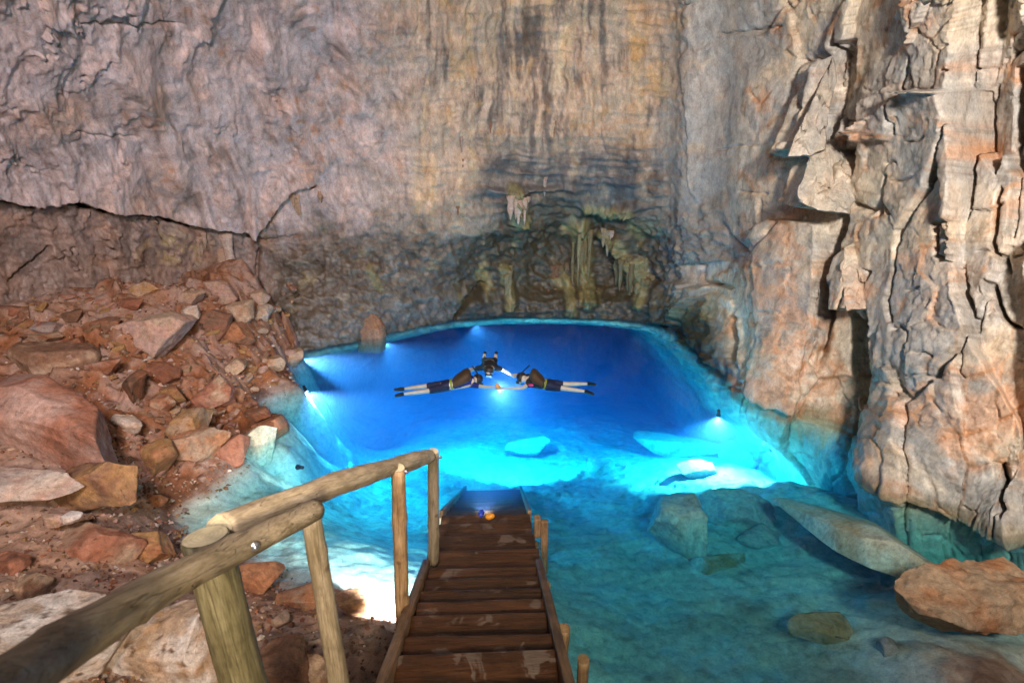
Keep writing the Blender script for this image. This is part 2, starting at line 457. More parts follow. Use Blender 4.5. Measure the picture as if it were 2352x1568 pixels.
# tall front buttress and its neighbours
block([(1965, 410), (2010, 300), (2120, 210), (2225, 205), (2232, 330), (2215, 640), (2250, 800), (2352, 980), (2352, 1250), (2230, 1190), (2010, 1120), (1990, 1040), (2005, 900), (1985, 740), (1930, 700), (1940, 560)], 0.34, 0.05, -0.03)
block([(1905, 60), (1990, -60), (2280, -60), (2235, 210), (2105, 215), (1990, 330), (1905, 350), (1880, 300)], 0.22, 0.06, 0.05)
block([(1812, 360), (1850, 230), (1912, 130), (1908, 250), (1890, 345)], 0.42, 0.1, 0.12)            # narrow slab, upper left
block([(1868, 330), (1905, 318), (1965, 390), (1965, 470), (1880, 482), (1836, 468)], 0.55, 0.1, 0.12)  # overhanging block
block([(1735, 525), (1790, 500), (1905, 520), (1895, 700), (1860, 830), (1880, 870), (1820, 940), (1700, 905), (1690, 700)], 0.22, 0.07, -0.02)  # orange face
block([(1930, 600), (1975, 560), (2018, 690), (2010, 712), (1945, 712)], 0.26, 0.04, 0.1)
block([(1945, 715), (2020, 705), (2030, 860), (1985, 1000), (1950, 850)], -0.28, 0, 0)
block([(1885, 870), (1990, 860), (1975, 1003), (1830, 960)], -0.10, 0.1, 0)
block([(1995, 235), (2060, 200), (2120, 230), (2080, 320), (1980, 330)], 0.14, -0.05, 0.06)
block([(2235, -60), (2352, -60), (2352, 230), (2290, 400), (2225, 330)], -0.30, 0.25, 0)
block([(2300, 160), (2352, 140), (2352, 420), (2310, 380)], -0.45, 0, 0)
block([(1930, 100), (1965, 90), (1940, 240), (1915, 330), (1900, 300)], -0.30, 0, 0)                       # dark cleft
block([(1700, 640), (1760, 560), (1745, 800), (1700, 900)], -0.05, 0, 0)
block([(1570, 700), (1640, 672), (1690, 690), (1665, 860), (1590, 790)], 0.12, -0.1, 0)
block([(1490, 660), (1560, 640), (1640, 655), (1600, 700), (1570, 750), (1510, 738)], 0.30, 0, 0.2)
def cleft(pts, width, depth, ends=True):
    global D
    pts = np.asarray(pts, float)
    x0, y0 = pts.min(0) - 60; x1, y1 = pts.max(0) + 60
    iu = np.where((us > x0) & (us < x1))[0]; iv = np.where((vs > y0) & (vs < y1))[0]
    s = np.s_[iv[0]:iv[-1] + 1, iu[0]:iu[-1] + 1]
    d, sd, ps = polyline_sd(ul[s], vl[s], pts)
    tap = np.minimum(ss(0, 0.12, ps), 1 - ss(0.85, 1, ps)) if ends else 1.0
    tap = tap * (0.55 + 0.45 * np.clip(0.5 + w1[s], 0, 1))
    D[s] -= depth * np.exp(-(d / (width * (0.4 + 0.6 * tap))) ** 2) * tap
cleft([(1925, 60), (1918, 150), (1900, 260), (1905, 340), (1960, 385)], 6, 0.55)
cleft([(2232, 40), (2225, 220), (2238, 330), (2232, 470), (2228, 520)], 5, 0.40)
cleft([(2270, 640), (2285, 700), (2310, 740), (2352, 760)], 6, 0.45)
cleft([(2180, 515), (2215, 510), (2210, 600), (2180, 585), (2180, 515)], 4, 0.2, False)
cleft([(1965, 480), (1930, 560), (1905, 700), (1880, 860)], 8, 0.40)
cleft([(1985, 720), (2000, 870), (1985, 960), (1990, 1060)], 10, 0.6)
cleft([(2300, 420), (2290, 560), (2320, 640)], 5, 0.25)
cleft([(1735, 530), (1715, 640), (1690, 720), (1680, 850)], 6, 0.35)
cleft([(1940, 640), (1960, 745), (1990, 775), (2005, 860)], 5, 0.3)
cleft([(1580, 655), (1640, 652), (1690, 660)], 6, 0.35)
cleft([(1650, 80), (1720, 75), (1800, 60)], 3, 0.12)
cleft([(1640, 350), (1700, 335), (1760, 330)], 3, 0.10)
cleft([(2300, 1050), (2330, 1140), (2345, 1200)], 8, 0.4)
for k in range(26):                                   # short bedding cracks in the tan face and the cliff
    rr = random.Random(900 + k)
    x = rr.uniform(1640, 2330); y = rr.uniform(20, 900); L = rr.uniform(25, 90)
    cleft([(x, y), (x + L * 0.5, y + rr.uniform(-8, 4)), (x + L, y + rr.uniform(-16, 12))], rr.uniform(1.8, 3.2), rr.uniform(0.05, 0.14))
# --- the long dark crack on the left: an overhanging lip with a deep slot beneath
wdt = 3.5 + 10 * np.exp(-((pcr - 0.62) / 0.20) ** 2)
sdc = scr * dcr
wdt = wdt * 1.05 + 2.5
inl = 1 - ss(578, 592, U)
D += inl * 0.20 * np.exp(-np.maximum(sdc, 0) / 60) * ss(-4, 4, sdc)
D -= inl * 0.22 * np.exp(-np.maximum(-sdc, 0) / 45) * ss(-4, 4, -sdc)
S = inl * 1.8 * (1 - ss(wdt * 0.8, wdt * 1.25, dcr)) * ss(-2, 4, -sdc)
d2, s2, p2 = polyline_sd(ul, vl, crack2)
m2 = (U > 570) & (U < 800) & (Vv > 380) & (Vv < 600)
D += m2 * np.where(s2 > 0, 0.34 * np.exp(-d2 / 50), 0) * (1 - ss(0.8, 1, p2))
S = np.maximum(S, m2 * np.where(s2 < 0, 1.5 * (1 - ss(8, 12, d2 + 7 * p2)), 0) * (1 - ss(0.85, 1, p2)))
cleft([(578, 540), (600, 555), (640, 548), (690, 540)], 3, 0.2)
cleft([(598, 560), (590, 640), (615, 700), (622, 760)], 4, 0.35)
cleft([(20, 650), (60, 625), (100, 590), (125, 560)], 4, 0.35)
cleft([(150, 290), (200, 305), (330, 318)], 2.5, 0.14)
cleft([(160, 60), (230, 50), (330, 55), (440, 62)], 3, 0.14)
cleft([(1040, 738), (1075, 690), (1130, 655)], 6, 0.5)
# bulges of the dome: three long diagonal ribs running down to the right
for (x0, y0, x1, y1, wd, am) in [(250, 100, 430, 480, 34, 0.22), (580, 60, 690, 300, 30, 0.20), (780, 40, 840, 300, 22, 0.16), (430, 300, 560, 520, 26, 0.14), (560, 200, 760, 430, 24, 0.12)]:
    d, sd, ps = polyline_sd(U + 14 * w1, Vv + 14 * w2, [(x0, y0), ((x0 + x1) / 2 + 15, (y0 + y1) / 2), (x1, y1)])
    D += am * np.exp(-(d / wd) ** 2) * np.minimum(ss(0, 0.2, ps), 1 - ss(0.8, 1, ps))
# flowstone bulges of the alcove (cream draperies)
DR = [(1335, 520, 1345, 690, 20, 0.5), (1165, 625, 1170, 700, 13, 0.3), (1180, 440, 1190, 505, 24, 0.34), (1420, 560, 1445, 640, 18, 0.25), (1385, 540, 1440, 610, 14, 0.2), (1350, 470, 1450, 480, 14, 0.2), (1300, 640, 1310, 720, 12, 0.2), (1460, 610, 1470, 700, 14, 0.2), (850, 620, 870, 660, 12, 0.12)]
cream = np.zeros(sh)
for (x0, y0, x1, y1, wd, am) in DR:
    d, sd, ps = polyline_sd(U + 12 * w1 + 8 * w3, Vv + 10 * w2 + 8 * w4, [(x0, y0), (x1, y1)])
    g = np.exp(-(d / wd) ** 2)
    D += am * g * (0.75 + 0.5 * flute2)
    cream = np.maximum(cream, ss(0.25, 0.6, g * (0.8 + 0.6 * flute2)))

dirS = P0 - CAMP; hl = np.hypot(dirS[..., 0], dirS[..., 1]); dirS = np.stack([dirS[..., 0] / hl, dirS[..., 1] / hl, np.full(sh, -0.12)], -1)
PW = P0 + N0 * D[..., None] + dirS * S[..., None]

# --- colour of the stone by zone, with highlights and recess shade painted in
def C(*c): return np.array(c)
m_a = fbm(P0 * 0.7, 5, 0.6, 5.0); m_b = fbm(P0 * 1.6, 5, 0.62, 55.0); m_c = fbm(P0 * 4.0, 4, 0.6, 105.0)
def lerp(a, b, t): return a + (b - a) * t[..., None]
colL = np.broadcast_to(C(0.47, 0.395, 0.365), sh + (3,))
colL = lerp(colL, C(0.50, 0.36, 0.28), ss(0.0, 0.45, m_a))
colL = lerp(colL, C(0.35, 0.31, 0.29), ss(0.05, 0.4, m_b))
colL = lerp(colL, C(0.55, 0.45, 0.41), ss(0.08, 0.45, scal) * 0.7)  # raised scallops painted lighter, like highlights
colL = lerp(colL, C(0.20, 0.15, 0.12), ss(0.05, 0.4, -scal + 0.3 * m_b) * 0.65)  # hollows between scallops painted darker, shade put into the colour
strL = fbm(np.stack([rx / 22 + wv * 2, ry / 160, np.full(sh, 14.0)], -1), 4, 0.6)
colL = lerp(colL, colL * C(0.62, 0.58, 0.56), ss(0.05, 0.4, strL) * 0.7)
colL = lerp(colL, C(0.60, 0.52, 0.49), ss(0.1, 0.4, -strL) * 0.6)
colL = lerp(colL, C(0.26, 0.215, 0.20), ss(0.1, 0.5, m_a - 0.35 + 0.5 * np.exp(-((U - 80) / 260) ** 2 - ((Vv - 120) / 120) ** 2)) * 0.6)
colL = lerp(colL, C(0.46, 0.22, 0.11), ss(0.18, 0.5, m_c + 0.5 * m_a - 0.25 * np.abs((U - 700) / 500)) * 0.7)
colC = np.broadcast_to(C(0.42, 0.335, 0.26), sh + (3,))
strk = fbm(np.stack([fx / 26, Vv / 260, np.full(sh, 4.0)], -1), 5, 0.62)
colC = lerp(colC, C(0.50, 0.40, 0.27), ss(0.0, 0.4, strk))
colC = lerp(colC, C(0.11, 0.09, 0.08), ss(0.0, 0.34, -strk + 0.6 * m_a + 0.25 * np.exp(-((U - 1210) / 130) ** 2) - 0.10) * 0.8)
colC = lerp(colC, C(0.46, 0.30, 0.15), ss(0.1, 0.45, m_b + 0.30 * np.exp(-((U - 1500) / 60) ** 2 - ((Vv - 140) / 160) ** 2)) * 0.75)
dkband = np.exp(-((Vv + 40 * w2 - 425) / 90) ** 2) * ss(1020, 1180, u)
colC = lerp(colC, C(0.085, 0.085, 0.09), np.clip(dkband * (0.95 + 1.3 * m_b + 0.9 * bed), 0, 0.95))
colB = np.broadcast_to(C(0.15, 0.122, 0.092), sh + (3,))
colB = lerp(colB, C(0.25, 0.225, 0.185), ss(0.0, 0.4, bz))  # bulges of the back wall painted lighter, following the relief
colB = lerp(colB, C(0.07, 0.055, 0.04), ss(0.05, 0.4, -bz + 0.4 * m_c) * 0.8)  # its recesses painted darker, as shade would leave them
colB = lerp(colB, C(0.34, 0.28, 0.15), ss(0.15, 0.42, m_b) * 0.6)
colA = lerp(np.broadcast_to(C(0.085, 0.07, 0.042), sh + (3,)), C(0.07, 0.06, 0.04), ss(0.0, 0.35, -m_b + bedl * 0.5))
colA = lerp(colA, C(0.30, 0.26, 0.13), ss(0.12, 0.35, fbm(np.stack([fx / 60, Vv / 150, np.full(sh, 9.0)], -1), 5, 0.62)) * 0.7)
colP = np.broadcast_to(C(0.33, 0.32, 0.305), sh + (3,))
colP = lerp(colP, C(0.42, 0.36, 0.29), ss(0.05, 0.4, m_b))
colR = np.broadcast_to(C(0.54, 0.475, 0.39), sh + (3,))
colR = lerp(colR, C(0.40, 0.38, 0.355), ss(-0.05, 0.22, m_a + 0.15 * (U > 2000)))
colR = lerp(colR, C(0.54, 0.36, 0.26), ss(0.08, 0.34, m_b + 0.30 * np.exp(-((U - 1800) / 100) ** 2 - ((Vv - 700) / 200) ** 2) + 0.25 * np.exp(-((Vv - 960) / 90) ** 2)) * 0.75)
colR = lerp(colR, C(0.46, 0.24, 0.12), np.exp(-(e5 / 0.08) ** 2) * ss(0, 0.3, m_b + 0.12) * 0.6)
colR = lerp(colR, C(0.62, 0.57, 0.50), ss(0.12, 0.4, m_c) * 0.5)
colR = lerp(colR, colR * C(0.6, 0.56, 0.52), ss(0.12, 0.42, -m_c + 0.5 * lam) * 0.6)
colLL = lerp(np.broadcast_to(C(0.30, 0.235, 0.20), sh + (3,)), C(0.36, 0.25, 0.19), ss(0, 0.4, m_b))
colLL = lerp(colLL, C(0.16, 0.12, 0.10), ss(0.1, 0.4, -m_c + 0.4 * m_a) * 0.7)
colLL = lerp(colLL, C(0.44, 0.36, 0.20), np.exp(-((U - 400) / 75) ** 2 - ((Vv - 575) / 32) ** 2) * ss(-0.1, 0.2, m_c))
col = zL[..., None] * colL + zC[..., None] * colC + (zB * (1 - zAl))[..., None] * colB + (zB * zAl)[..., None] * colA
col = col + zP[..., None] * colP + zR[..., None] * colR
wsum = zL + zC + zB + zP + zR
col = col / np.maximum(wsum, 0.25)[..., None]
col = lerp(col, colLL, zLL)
col = lerp(col, C(0.26, 0.24, 0.125), np.clip(cream, 0, 1) * 0.7)
# wet foot of the wall, darker and yellower just at the water
zw = PW[..., 2]
col = lerp(col, col * C(0.72, 0.70, 0.60), (1 - ss(0.0, 0.28, zw + 0.15 * m_c)))
col = lerp(col, np.broadcast_to(C(0.42, 0.44, 0.36), sh + (3,)), 1 - ss(-0.25, -0.02, zw))
wall = mesh_grid('cave_wall', PW, punch(col), M['wall'])
# ================================================================== ground: left scree bank, shore and the floor of the pool in one sheet
M['ground'] = rock_material('earth_and_rock', 1.3, 0.55, (0.6, 0.95), (1, 1, 1), 0.25, 0.35)
GP = []
def g(px, py, z):
    p = atz(px, py, z); GP.append((p[0], p[1], z))
def gt(px, py, t):
    p = at(px, py, t); GP.append((p[0], p[1], p[2]))
# waterline of the left shore
for px, py in [(692, 806), (672, 850), (680, 890), (652, 950), (636, 1000), (560, 1062), (480, 1118), (385, 1170), (395, 1235), (520, 1290), (640, 1350), (760, 1345), (835, 1405), (915, 1400), (960, 1420)]:
    g(px, py, 0.0)
# the dry bank
for px, py, t in [(0, 720, 8.5), (150, 700, 9.0), (300, 660, 9.8), (450, 650, 10.7), (590, 640, 12.0), (640, 720, 12.1), (-400, 800, 6.8), (0, 860, 7.2), (200, 820, 8.0), (400, 800, 9.0), (560, 800, 10.2), (640, 850, 10.9),
                  (0, 1000, 6.0), (250, 950, 7.0), (450, 930, 8.2), (580, 950, 8.9), (300, 1080, 6.3), (470, 1040, 7.5), (0, 1200, 4.9), (150, 1150, 5.3), (-400, 1100, 4.7),
                  (200, 1250, 4.95), (330, 1300, 5.0), (0, 1400, 4.0), (300, 1450, 4.1), (100, 1568, 3.3), (400, 1568, 3.7), (700, 1450, 4.55), (650, 1568, 3.95), (850, 1480, 4.45), (850, 1600, 4.0), (560, 1400, 4.75), (-300, 1500, 3.0)]:
    gt(px, py, t)
GP += [(-1.2, 0.6, 1.35), (-3, 0, 2.0), (-6, 1.5, 2.1), (-9, 4, 2.3), (0, 0.5, 1.2), (1.0, 1.0, 0.2), (-10.5, 8, 2.0), (-9, 11, 1.7), (-7, 13.5, 0.9), (-6.2, 12.4, 1.3), (-8, 10.6, 1.75), (-7.2, 11.2, 1.75)]
# underwater floor
for px, py, z in [(1000, 1500, -0.15), (1150, 1450, -0.5), (1350, 1568, -0.75), (1600, 1568, -0.75), (1900, 1568, -0.5), (2200, 1568, 0.0), (2352, 1450, -0.2), (2100, 1400, -0.5), (2352, 1300, -0.9),
                  (700, 1270, -0.28), (600, 1200, -0.3), (500, 1180, -0.2), (560, 1130, -0.3), (850, 1330, -0.2), (800, 1250, -0.4), (950, 1300, -0.5), (640, 1030, -0.35), (700, 1180, -0.5), (700, 960, -0.6),
                  (1350, 1400, -1.0), (1700, 1400, -0.95), (1950, 1300, -0.9), (1400, 1250, -1.35), (1700, 1250, -1.2), (2100, 1250, -1.0), (2000, 1150, -1.3),
                  (700, 1120, -0.8), (640, 1080, -0.6)]:
    g(px, py, z)
# shelf running down under the swimmers, then the deep basin (x, y, z)
for x, y, z in [(-2.2, 6.5, -1.1), (-0.3, 6.5, -1.35), (1.6, 6.5, -1.35), (3.2, 6.4, -1.15), (-3.3, 7.8, -1.2), (-1.2, 8.2, -1.8), (0.8, 8.4, -2.0), (2.6, 8.2, -1.7), (4.0, 7.6, -1.3),
                (-4.3, 9.2, -1.2), (-3.4, 9.6, -2.1), (-2.0, 10.2, -2.5), (0.0, 10.4, -2.5), (1.6, 10.4, -2.5), (3.4, 9.8, -2.0), (4.8, 9.2, -1.7),
                (-4.6, 11.0, -1.9), (-3.0, 12.0, -2.9), (-0.5, 12.4, -2.9), (1.8, 12.3, -2.9), (3.8, 12.0, -2.9), (5.2, 11.5, -2.7), (-1.0, 13.8, -3.25), (1.8, 13.8, -3.25), (-5.4, 13.0, -2.4), (-5, 14.5, -4.0),
                (-3.5, 15, -3.8), (0, 15.6, -3.75), (3, 15.4, -3.75), (5.5, 14.5, -3.8), (-4, 19, -4.9), (0, 19, -4.8), (4, 19, -4.8), (7, 18, -4.8), (-4, 25.5, -6.6), (0, 25.5, -6.6), (4, 25.5, -6.6), (8, 25, -6.6), (-8, 16, -2.5), (-8.5, 20, -5.0), (-10, 25, -7),
                (6.4, 8.5, -2.2), (6.5, 6, -1.6), (7.5, 4, -0.6), (5, 2.5, -0.2), (3, 1.5, -0.4), (6, 1, 0.6), (2, 0, 0.4), (8.5, 8, -3), (8, 12, -4)]:
    GP.append((x, y, z))
gx = np.arange(-10.6, 7.6, 0.036); gy = np.r_[np.arange(-0.4, 15.0, 0.038), np.arange(15.0, 26.0, 0.09)]
GX, GY = np.meshgrid(gx, gy)
gsh = GX.shape
GZ = rbf_grid(GP, gx, gy, 3.0, 0.002)
G0 = np.stack([GX, GY, GZ], -1)
q1 = fbm(G0 * 0.8, 4, 0.6, 2.0); q2 = fbm(G0 * 0.8, 4, 0.6, 32.0); q3 = fbm(G0 * 4.0, 4, 0.6, 52.0)
a, b_, c_, dx, dy, e = facets(GX / 0.8 + 0.7 * q1 + 0.1 * q3, GY / 0.6 + 0.7 * q2 + 0.1 * q3, 101)
fa = (a - 0.5) * 0.28 + (b_ - 0.5) * 0.5 * dx + (c_ - 0.5) * 0.4 * dy
a_, b2, c2_, dxx, dyy, ee = facets(GX / 0.27 + q1 + 0.2 * q3, GY / 0.2 + q2 + 0.2 * q3, 107)
fb = (a_ - 0.5) * 0.12 + (b2 - 0.5) * 0.16 * dxx + (c2_ - 0.5) * 0.14 * dyy
dry = ss(-0.1, 0.25, GZ)
sandp = ss(-0.05, 0.2, fbm(G0 * 0.7, 3, 0.5, 83.0))
rocky = dry * (1 - 0.75 * sandp) * ss(5.2, 6.5, GY - 0.25 * (GX + 5))
nearsoil = dry * (1 - ss(5.0, 6.2, GY - 0.25 * (GX + 5)))
under = 1 - dry
GZ2 = GZ + rocky * (1.15 * fa + 1.0 * fb + 0.09 * q3) + (dry * 0.05 + under * 0.05) * q3 + 0.12 * q1
GZ2 += nearsoil * (0.05 * q3 + 0.25 * fb * ss(0.0, 0.3, q1))
pits = fbm(G0 * 16.0, 2, 0.5, 12.0)
GZ2 -= nearsoil * 0.035 * ss(0.22, 0.42, pits)
shelf = ss(0.2, 0.9, -GZ) * (1 - ss(4.5, 6.0, -GZ))
GZ2 += shelf * (0.35 * fa * ss(-0.1, 0.2, q2) + 0.18 * fbm(G0 * 1.2, 4, 0.6, 63.0)) * ss(6.0, 7.5, GY) * (1 - 0.7 * ss(9.8, 11.5, GY))
GZ2 += under * 0.03 * fbm(G0 * np.array([1.6, 4.0, 1.0]), 3, 0.6, 15.0)
rust = np.broadcast_to(C(0.30, 0.13, 0.062), gsh + (3,))
gc = lerp(rust, C(0.37, 0.21, 0.13), ss(-0.1, 0.35, q2))
gc = lerp(gc, C(0.22, 0.10, 0.055), ss(0.05, 0.4, -q3 + 0.4 * q1) * 0.8)
gc = lerp(gc, C(0.42, 0.30, 0.23), (a > 0.6) * 0.45 * ss(-0.2, 0.2, q3))
gc = lerp(gc, C(0.38, 0.275, 0.22), sandp * (1 - ss(0.1, 0.3, rocky)) * ss(-0.25, 0.15, q3 + 0.3))
dust = fbm(G0 * 1.3, 4, 0.6, 143.0)
gc = lerp(gc, C(0.41, 0.30, 0.245), ss(-0.02, 0.22, dust) * 0.75)
gc = lerp(gc, C(0.40, 0.285, 0.215), nearsoil * 0.85)
gc = lerp(gc, C(0.13, 0.09, 0.065), nearsoil * ss(0.24, 0.36, pits) * 0.8)
bot = lerp(np.broadcast_to(C(0.55, 0.53, 0.46), gsh + (3,)), C(0.40, 0.37, 0.30), ss(0.0, 0.4, q2 + 0.5 * q3))
bot = lerp(bot, C(0.24, 0.20, 0.15), ss(0.2, 0.5, q3 + 0.3 * q1) * 0.5)
gc = lerp(gc, bot, 1 - ss(-0.12, 0.03, GZ2 + 0.05 * q3))
wet = np.exp(-((GZ2 - 0.05) / 0.08) ** 2) * (GZ2 > -0.02)
gc = lerp(gc, gc * 0.6, wet)
ground = mesh_grid('ground', np.stack([GX, GY, GZ2], -1), punch(gc, 1.15, 1.15), M['ground'])
def ground_z(x, y):
    j = np.clip((x - gx[0]) / 0.036, 0, len(gx) - 2); i = np.clip(np.searchsorted(gy, y) - 1, 0, len(gy) - 2)
    return float(GZ2[int(i), int(j)])
def on_ground(px, py):
    """first point where the pixel's line of sight meets the ground sheet"""
    r = ray(px, py)
    for t in np.arange(1.5, 17, 0.02):
        p = CAMP + r * t
        if gx[0] < p[0] < gx[-1] and gy[0] < p[1] < gy[-1] and p[2] < ground_z(p[0], p[1]):
            return p
    return atz(px, py, 0.0)

# ================================================================== water: clear surface over a blue-tinted body
w = NT('water')
nt = w.t
nt.nodes.remove(w.b)
tr = w.n('ShaderNodeBsdfTransparent'); gl = w.n('ShaderNodeBsdfGlossy'); gl.inputs['Roughness'].default_value = 0.03; gl.inputs['Color'].default_value = (0.55, 0.55, 0.55, 1)
gm = w.n('ShaderNodeNewGeometry'); dt = w.n('ShaderNodeVectorMath'); dt.operation = 'DOT_PRODUCT'   # Schlick reflectance, the same from above and below
w.l(gm.outputs['Incoming'], dt.inputs[0]); w.l(gm.outputs['True Normal'], dt.inputs[1])
om = w.math('SUBTRACT', 1.0, w.math('ABSOLUTE', dt.outputs['Value']))
frf = w.math('ADD', 0.02, w.math('MULTIPLY', w.math('POWER', om, 5.0), 0.9))
wb = w.bump(w.noise(2.2, 3, 0.5, w.coords((1, 1, 1))), 0.12, 0.03)
w.l(wb, gl.inputs['Normal'])
mx = w.n('ShaderNodeMixShader'); w.l(frf, mx.inputs[0]); w.l(tr.outputs[0], mx.inputs[1]); w.l(gl.outputs[0], mx.inputs[2])
w.l(mx.outputs[0], w.o.inputs['Surface'])
ab = w.n('ShaderNodeVolumeAbsorption'); ab.inputs['Color'].default_value = (0.0, 0.84, 0.98, 1); ab.inputs['Density'].default_value = 0.80
sc_ = w.n('ShaderNodeVolumeScatter'); sc_.inputs['Color'].default_value = (0.22, 0.40, 1.0, 1); sc_.inputs['Density'].default_value = 0.075
sc_.inputs['Anisotropy'].default_value = 0.3
ad = w.n('ShaderNodeAddShader'); w.l(ab.outputs[0], ad.inputs[0]); w.l(sc_.outputs[0], ad.inputs[1]); w.l(ad.outputs[0], w.o.inputs['Volume'])
M['water'] = w.m
bm = bmesh.new()
bmesh.ops.create_cube(bm, size=1.0)
for vtx in bm.verts:
    vtx.co = Vector((-10.4 if vtx.co.x < 0 else 9.5, 0.6 if vtx.co.y < 0 else 30.0, -9.5 if vtx.co.z < 0 else 0.0))
me = bpy.data.meshes.new('water'); bm.to_mesh(me); bm.free()
water = link_mesh('water', me, M['water'], smooth=False); water['kind'] = 'structure'
# ================================================================== wood
def wood_material(name, c1, c2, c3, rough=0.6, patch=None, axis='z', bump=0.35, stain=0.6):
    m = NT(name)
    st = {'z': (9, 9, 0.9), 'x': (0.9, 9, 9)}[axis]
    info = m.n('ShaderNodeObjectInfo')
    tc = m.n('ShaderNodeTexCoord'); addv = m.n('ShaderNodeVectorMath'); addv.operation = 'ADD'
    cmb = m.n('ShaderNodeCombineXYZ')
    sh_ = m.math('MULTIPLY', info.outputs['Random'], 37.0)
    for k in range(3): m.l(sh_, cmb.inputs[k])
    m.l(tc.outputs['Object'], addv.inputs[0]); m.l(cmb.outputs[0], addv.inputs[1])
    mp = m.n('ShaderNodeMapping'); mp.inputs['Scale'].default_value = st; m.l(addv.outputs[0], mp.inputs['Vector'])
    gr = m.noise(3.2, 8, 0.62, mp.outputs['Vector'], 0.8)
    gf = m.noise(16, 5, 0.6, mp.outputs['Vector'], 0.2)
    bl = m.noise(5.0, 5, 0.6, addv.outputs[0])
    c = m.ramp(gr, [(0.3, c1), (0.5, c2), (0.72, c3)])
    c = m.mix(1.0, c, m.ramp(gf, [(0.3, 0.7), (0.6, 1.1)]), 'MULTIPLY')
    c = m.mix(1.0, c, m.mix(info.outputs['Random'], 0.6, 1.35), 'MULTIPLY')
    dk = m.mix(1.0, c, (0.42, 0.40, 0.34), 'MULTIPLY')
    c = m.mix(m.math('MULTIPLY', m.ramp(bl, [(0.48, 0.0), (0.66, 1.0)]), stain), c, dk)
    kn = m.n('ShaderNodeTexVoronoi'); kn.inputs['Scale'].default_value = 5.0; m.l(addv.outputs[0], kn.inputs['Vector'])
    c = m.mix(m.ramp(kn.outputs['Distance'], [(0.05, 0.75), (0.13, 0.0)]), c, m.mix(1.0, c, (0.35, 0.28, 0.22), 'MULTIPLY'))
    mpc = m.n('ShaderNodeMapping'); mpc.inputs['Scale'].default_value = tuple(2.2 * k if k > 1 else 0.55 * k for k in st); m.l(addv.outputs[0], mpc.inputs['Vector'])
    ck = m.noise(1.2, 2, 0.4, mpc.outputs['Vector'])
    crk = m.ramp(ck, [(0.49, 0.0), (0.5, 1.0), (0.51, 0.0)])
    c = m.mix(m.math('MULTIPLY', crk, 0.6), c, m.mix(1.0, c, (0.22, 0.18, 0.15), 'MULTIPLY'))
    rg = rough
    if patch is not None:
        tcw = m.n('ShaderNodeNewGeometry')
        pk = m.math('ADD', m.noise(4.2, 6, 0.6, tcw.outputs['Position'], 0.6), m.math('MULTIPLY', m.noise(1.3, 2, 0.5, tcw.outputs['Position']), 0.35))
        f = m.ramp(pk, [(0.78, 0.0), (0.805, 1.0)])
        c = m.mix(f, c, m.mix(1.0, m.ramp(gr, [(0.3, patch * 0.7), (0.7, patch * 1.15)]), m.ramp(gf, [(0.3, 0.8), (0.6, 1.1)]), 'MULTIPLY'))
        rg = m.ramp(f, [(0.0, rough), (1.0, 0.8)])
    n = m.bump(m.math('SUBTRACT', gr, crk), bump, 0.01); n = m.bump(gf, bump, 0.004, n)
    return m.base(c, rg, n, 0.5 if patch is not None else 0.3)
M['tread'] = wood_material('wet_plank', C(.024, .009, .004), C(.058, .022, .008), C(.10, .040, .015), 0.28, C(.135, .088, .06), 'x')
M['stringer'] = wood_material('stringer_wood', C(.12, .065, .03), C(.22, .125, .06), C(.30, .18, .09), 0.55, None, 'z')
M['log'] = wood_material('weathered_pole', C(.20, .145, .075), C(.36, .275, .16), C(.47, .37, .24), 0.6, None, 'z', 0.4, 0.6)
M['log2'] = wood_material('brown_pole', C(.16, .085, .035), C(.30, .18, .08), C(.40, .26, .13), 0.6, None, 'z', 0.4, 0.6)
M['logd'] = wood_material('dark_pole', C(.075, .062, .028), C(.17, .14, .065), C(.27, .23, .12), 0.65, None, 'z', 0.4, 0.7)  # darker olive-brown version of the pole wood
mm = NT('cut_wood'); vv = mm.coords((1, 1, 1))
wv_ = mm.n('ShaderNodeTexWave'); wv_.wave_type = 'RINGS'; wv_.rings_direction = 'Z'; wv_.inputs['Scale'].default_value = 21; wv_.inputs['Distortion'].default_value = 4.0
mm.l(vv, wv_.inputs['Vector'])
M['cut'] = mm.base(mm.mix(1.0, mm.ramp(wv_.outputs['Fac'], [(0.2, C(.54, .45, .25)), (0.8, C(.60, .51, .30))]), mm.ramp(mm.noise(14, 4, 0.6, vv), [(0.35, 0.7), (0.6, 1.05)]), 'MULTIPLY'), 0.75, None, 0.2)
mm = NT('steel_bolt'); mm.b.inputs['Metallic'].default_value = 1.0
M['steel'] = mm.base((0.62, 0.62, 0.64), 0.3)

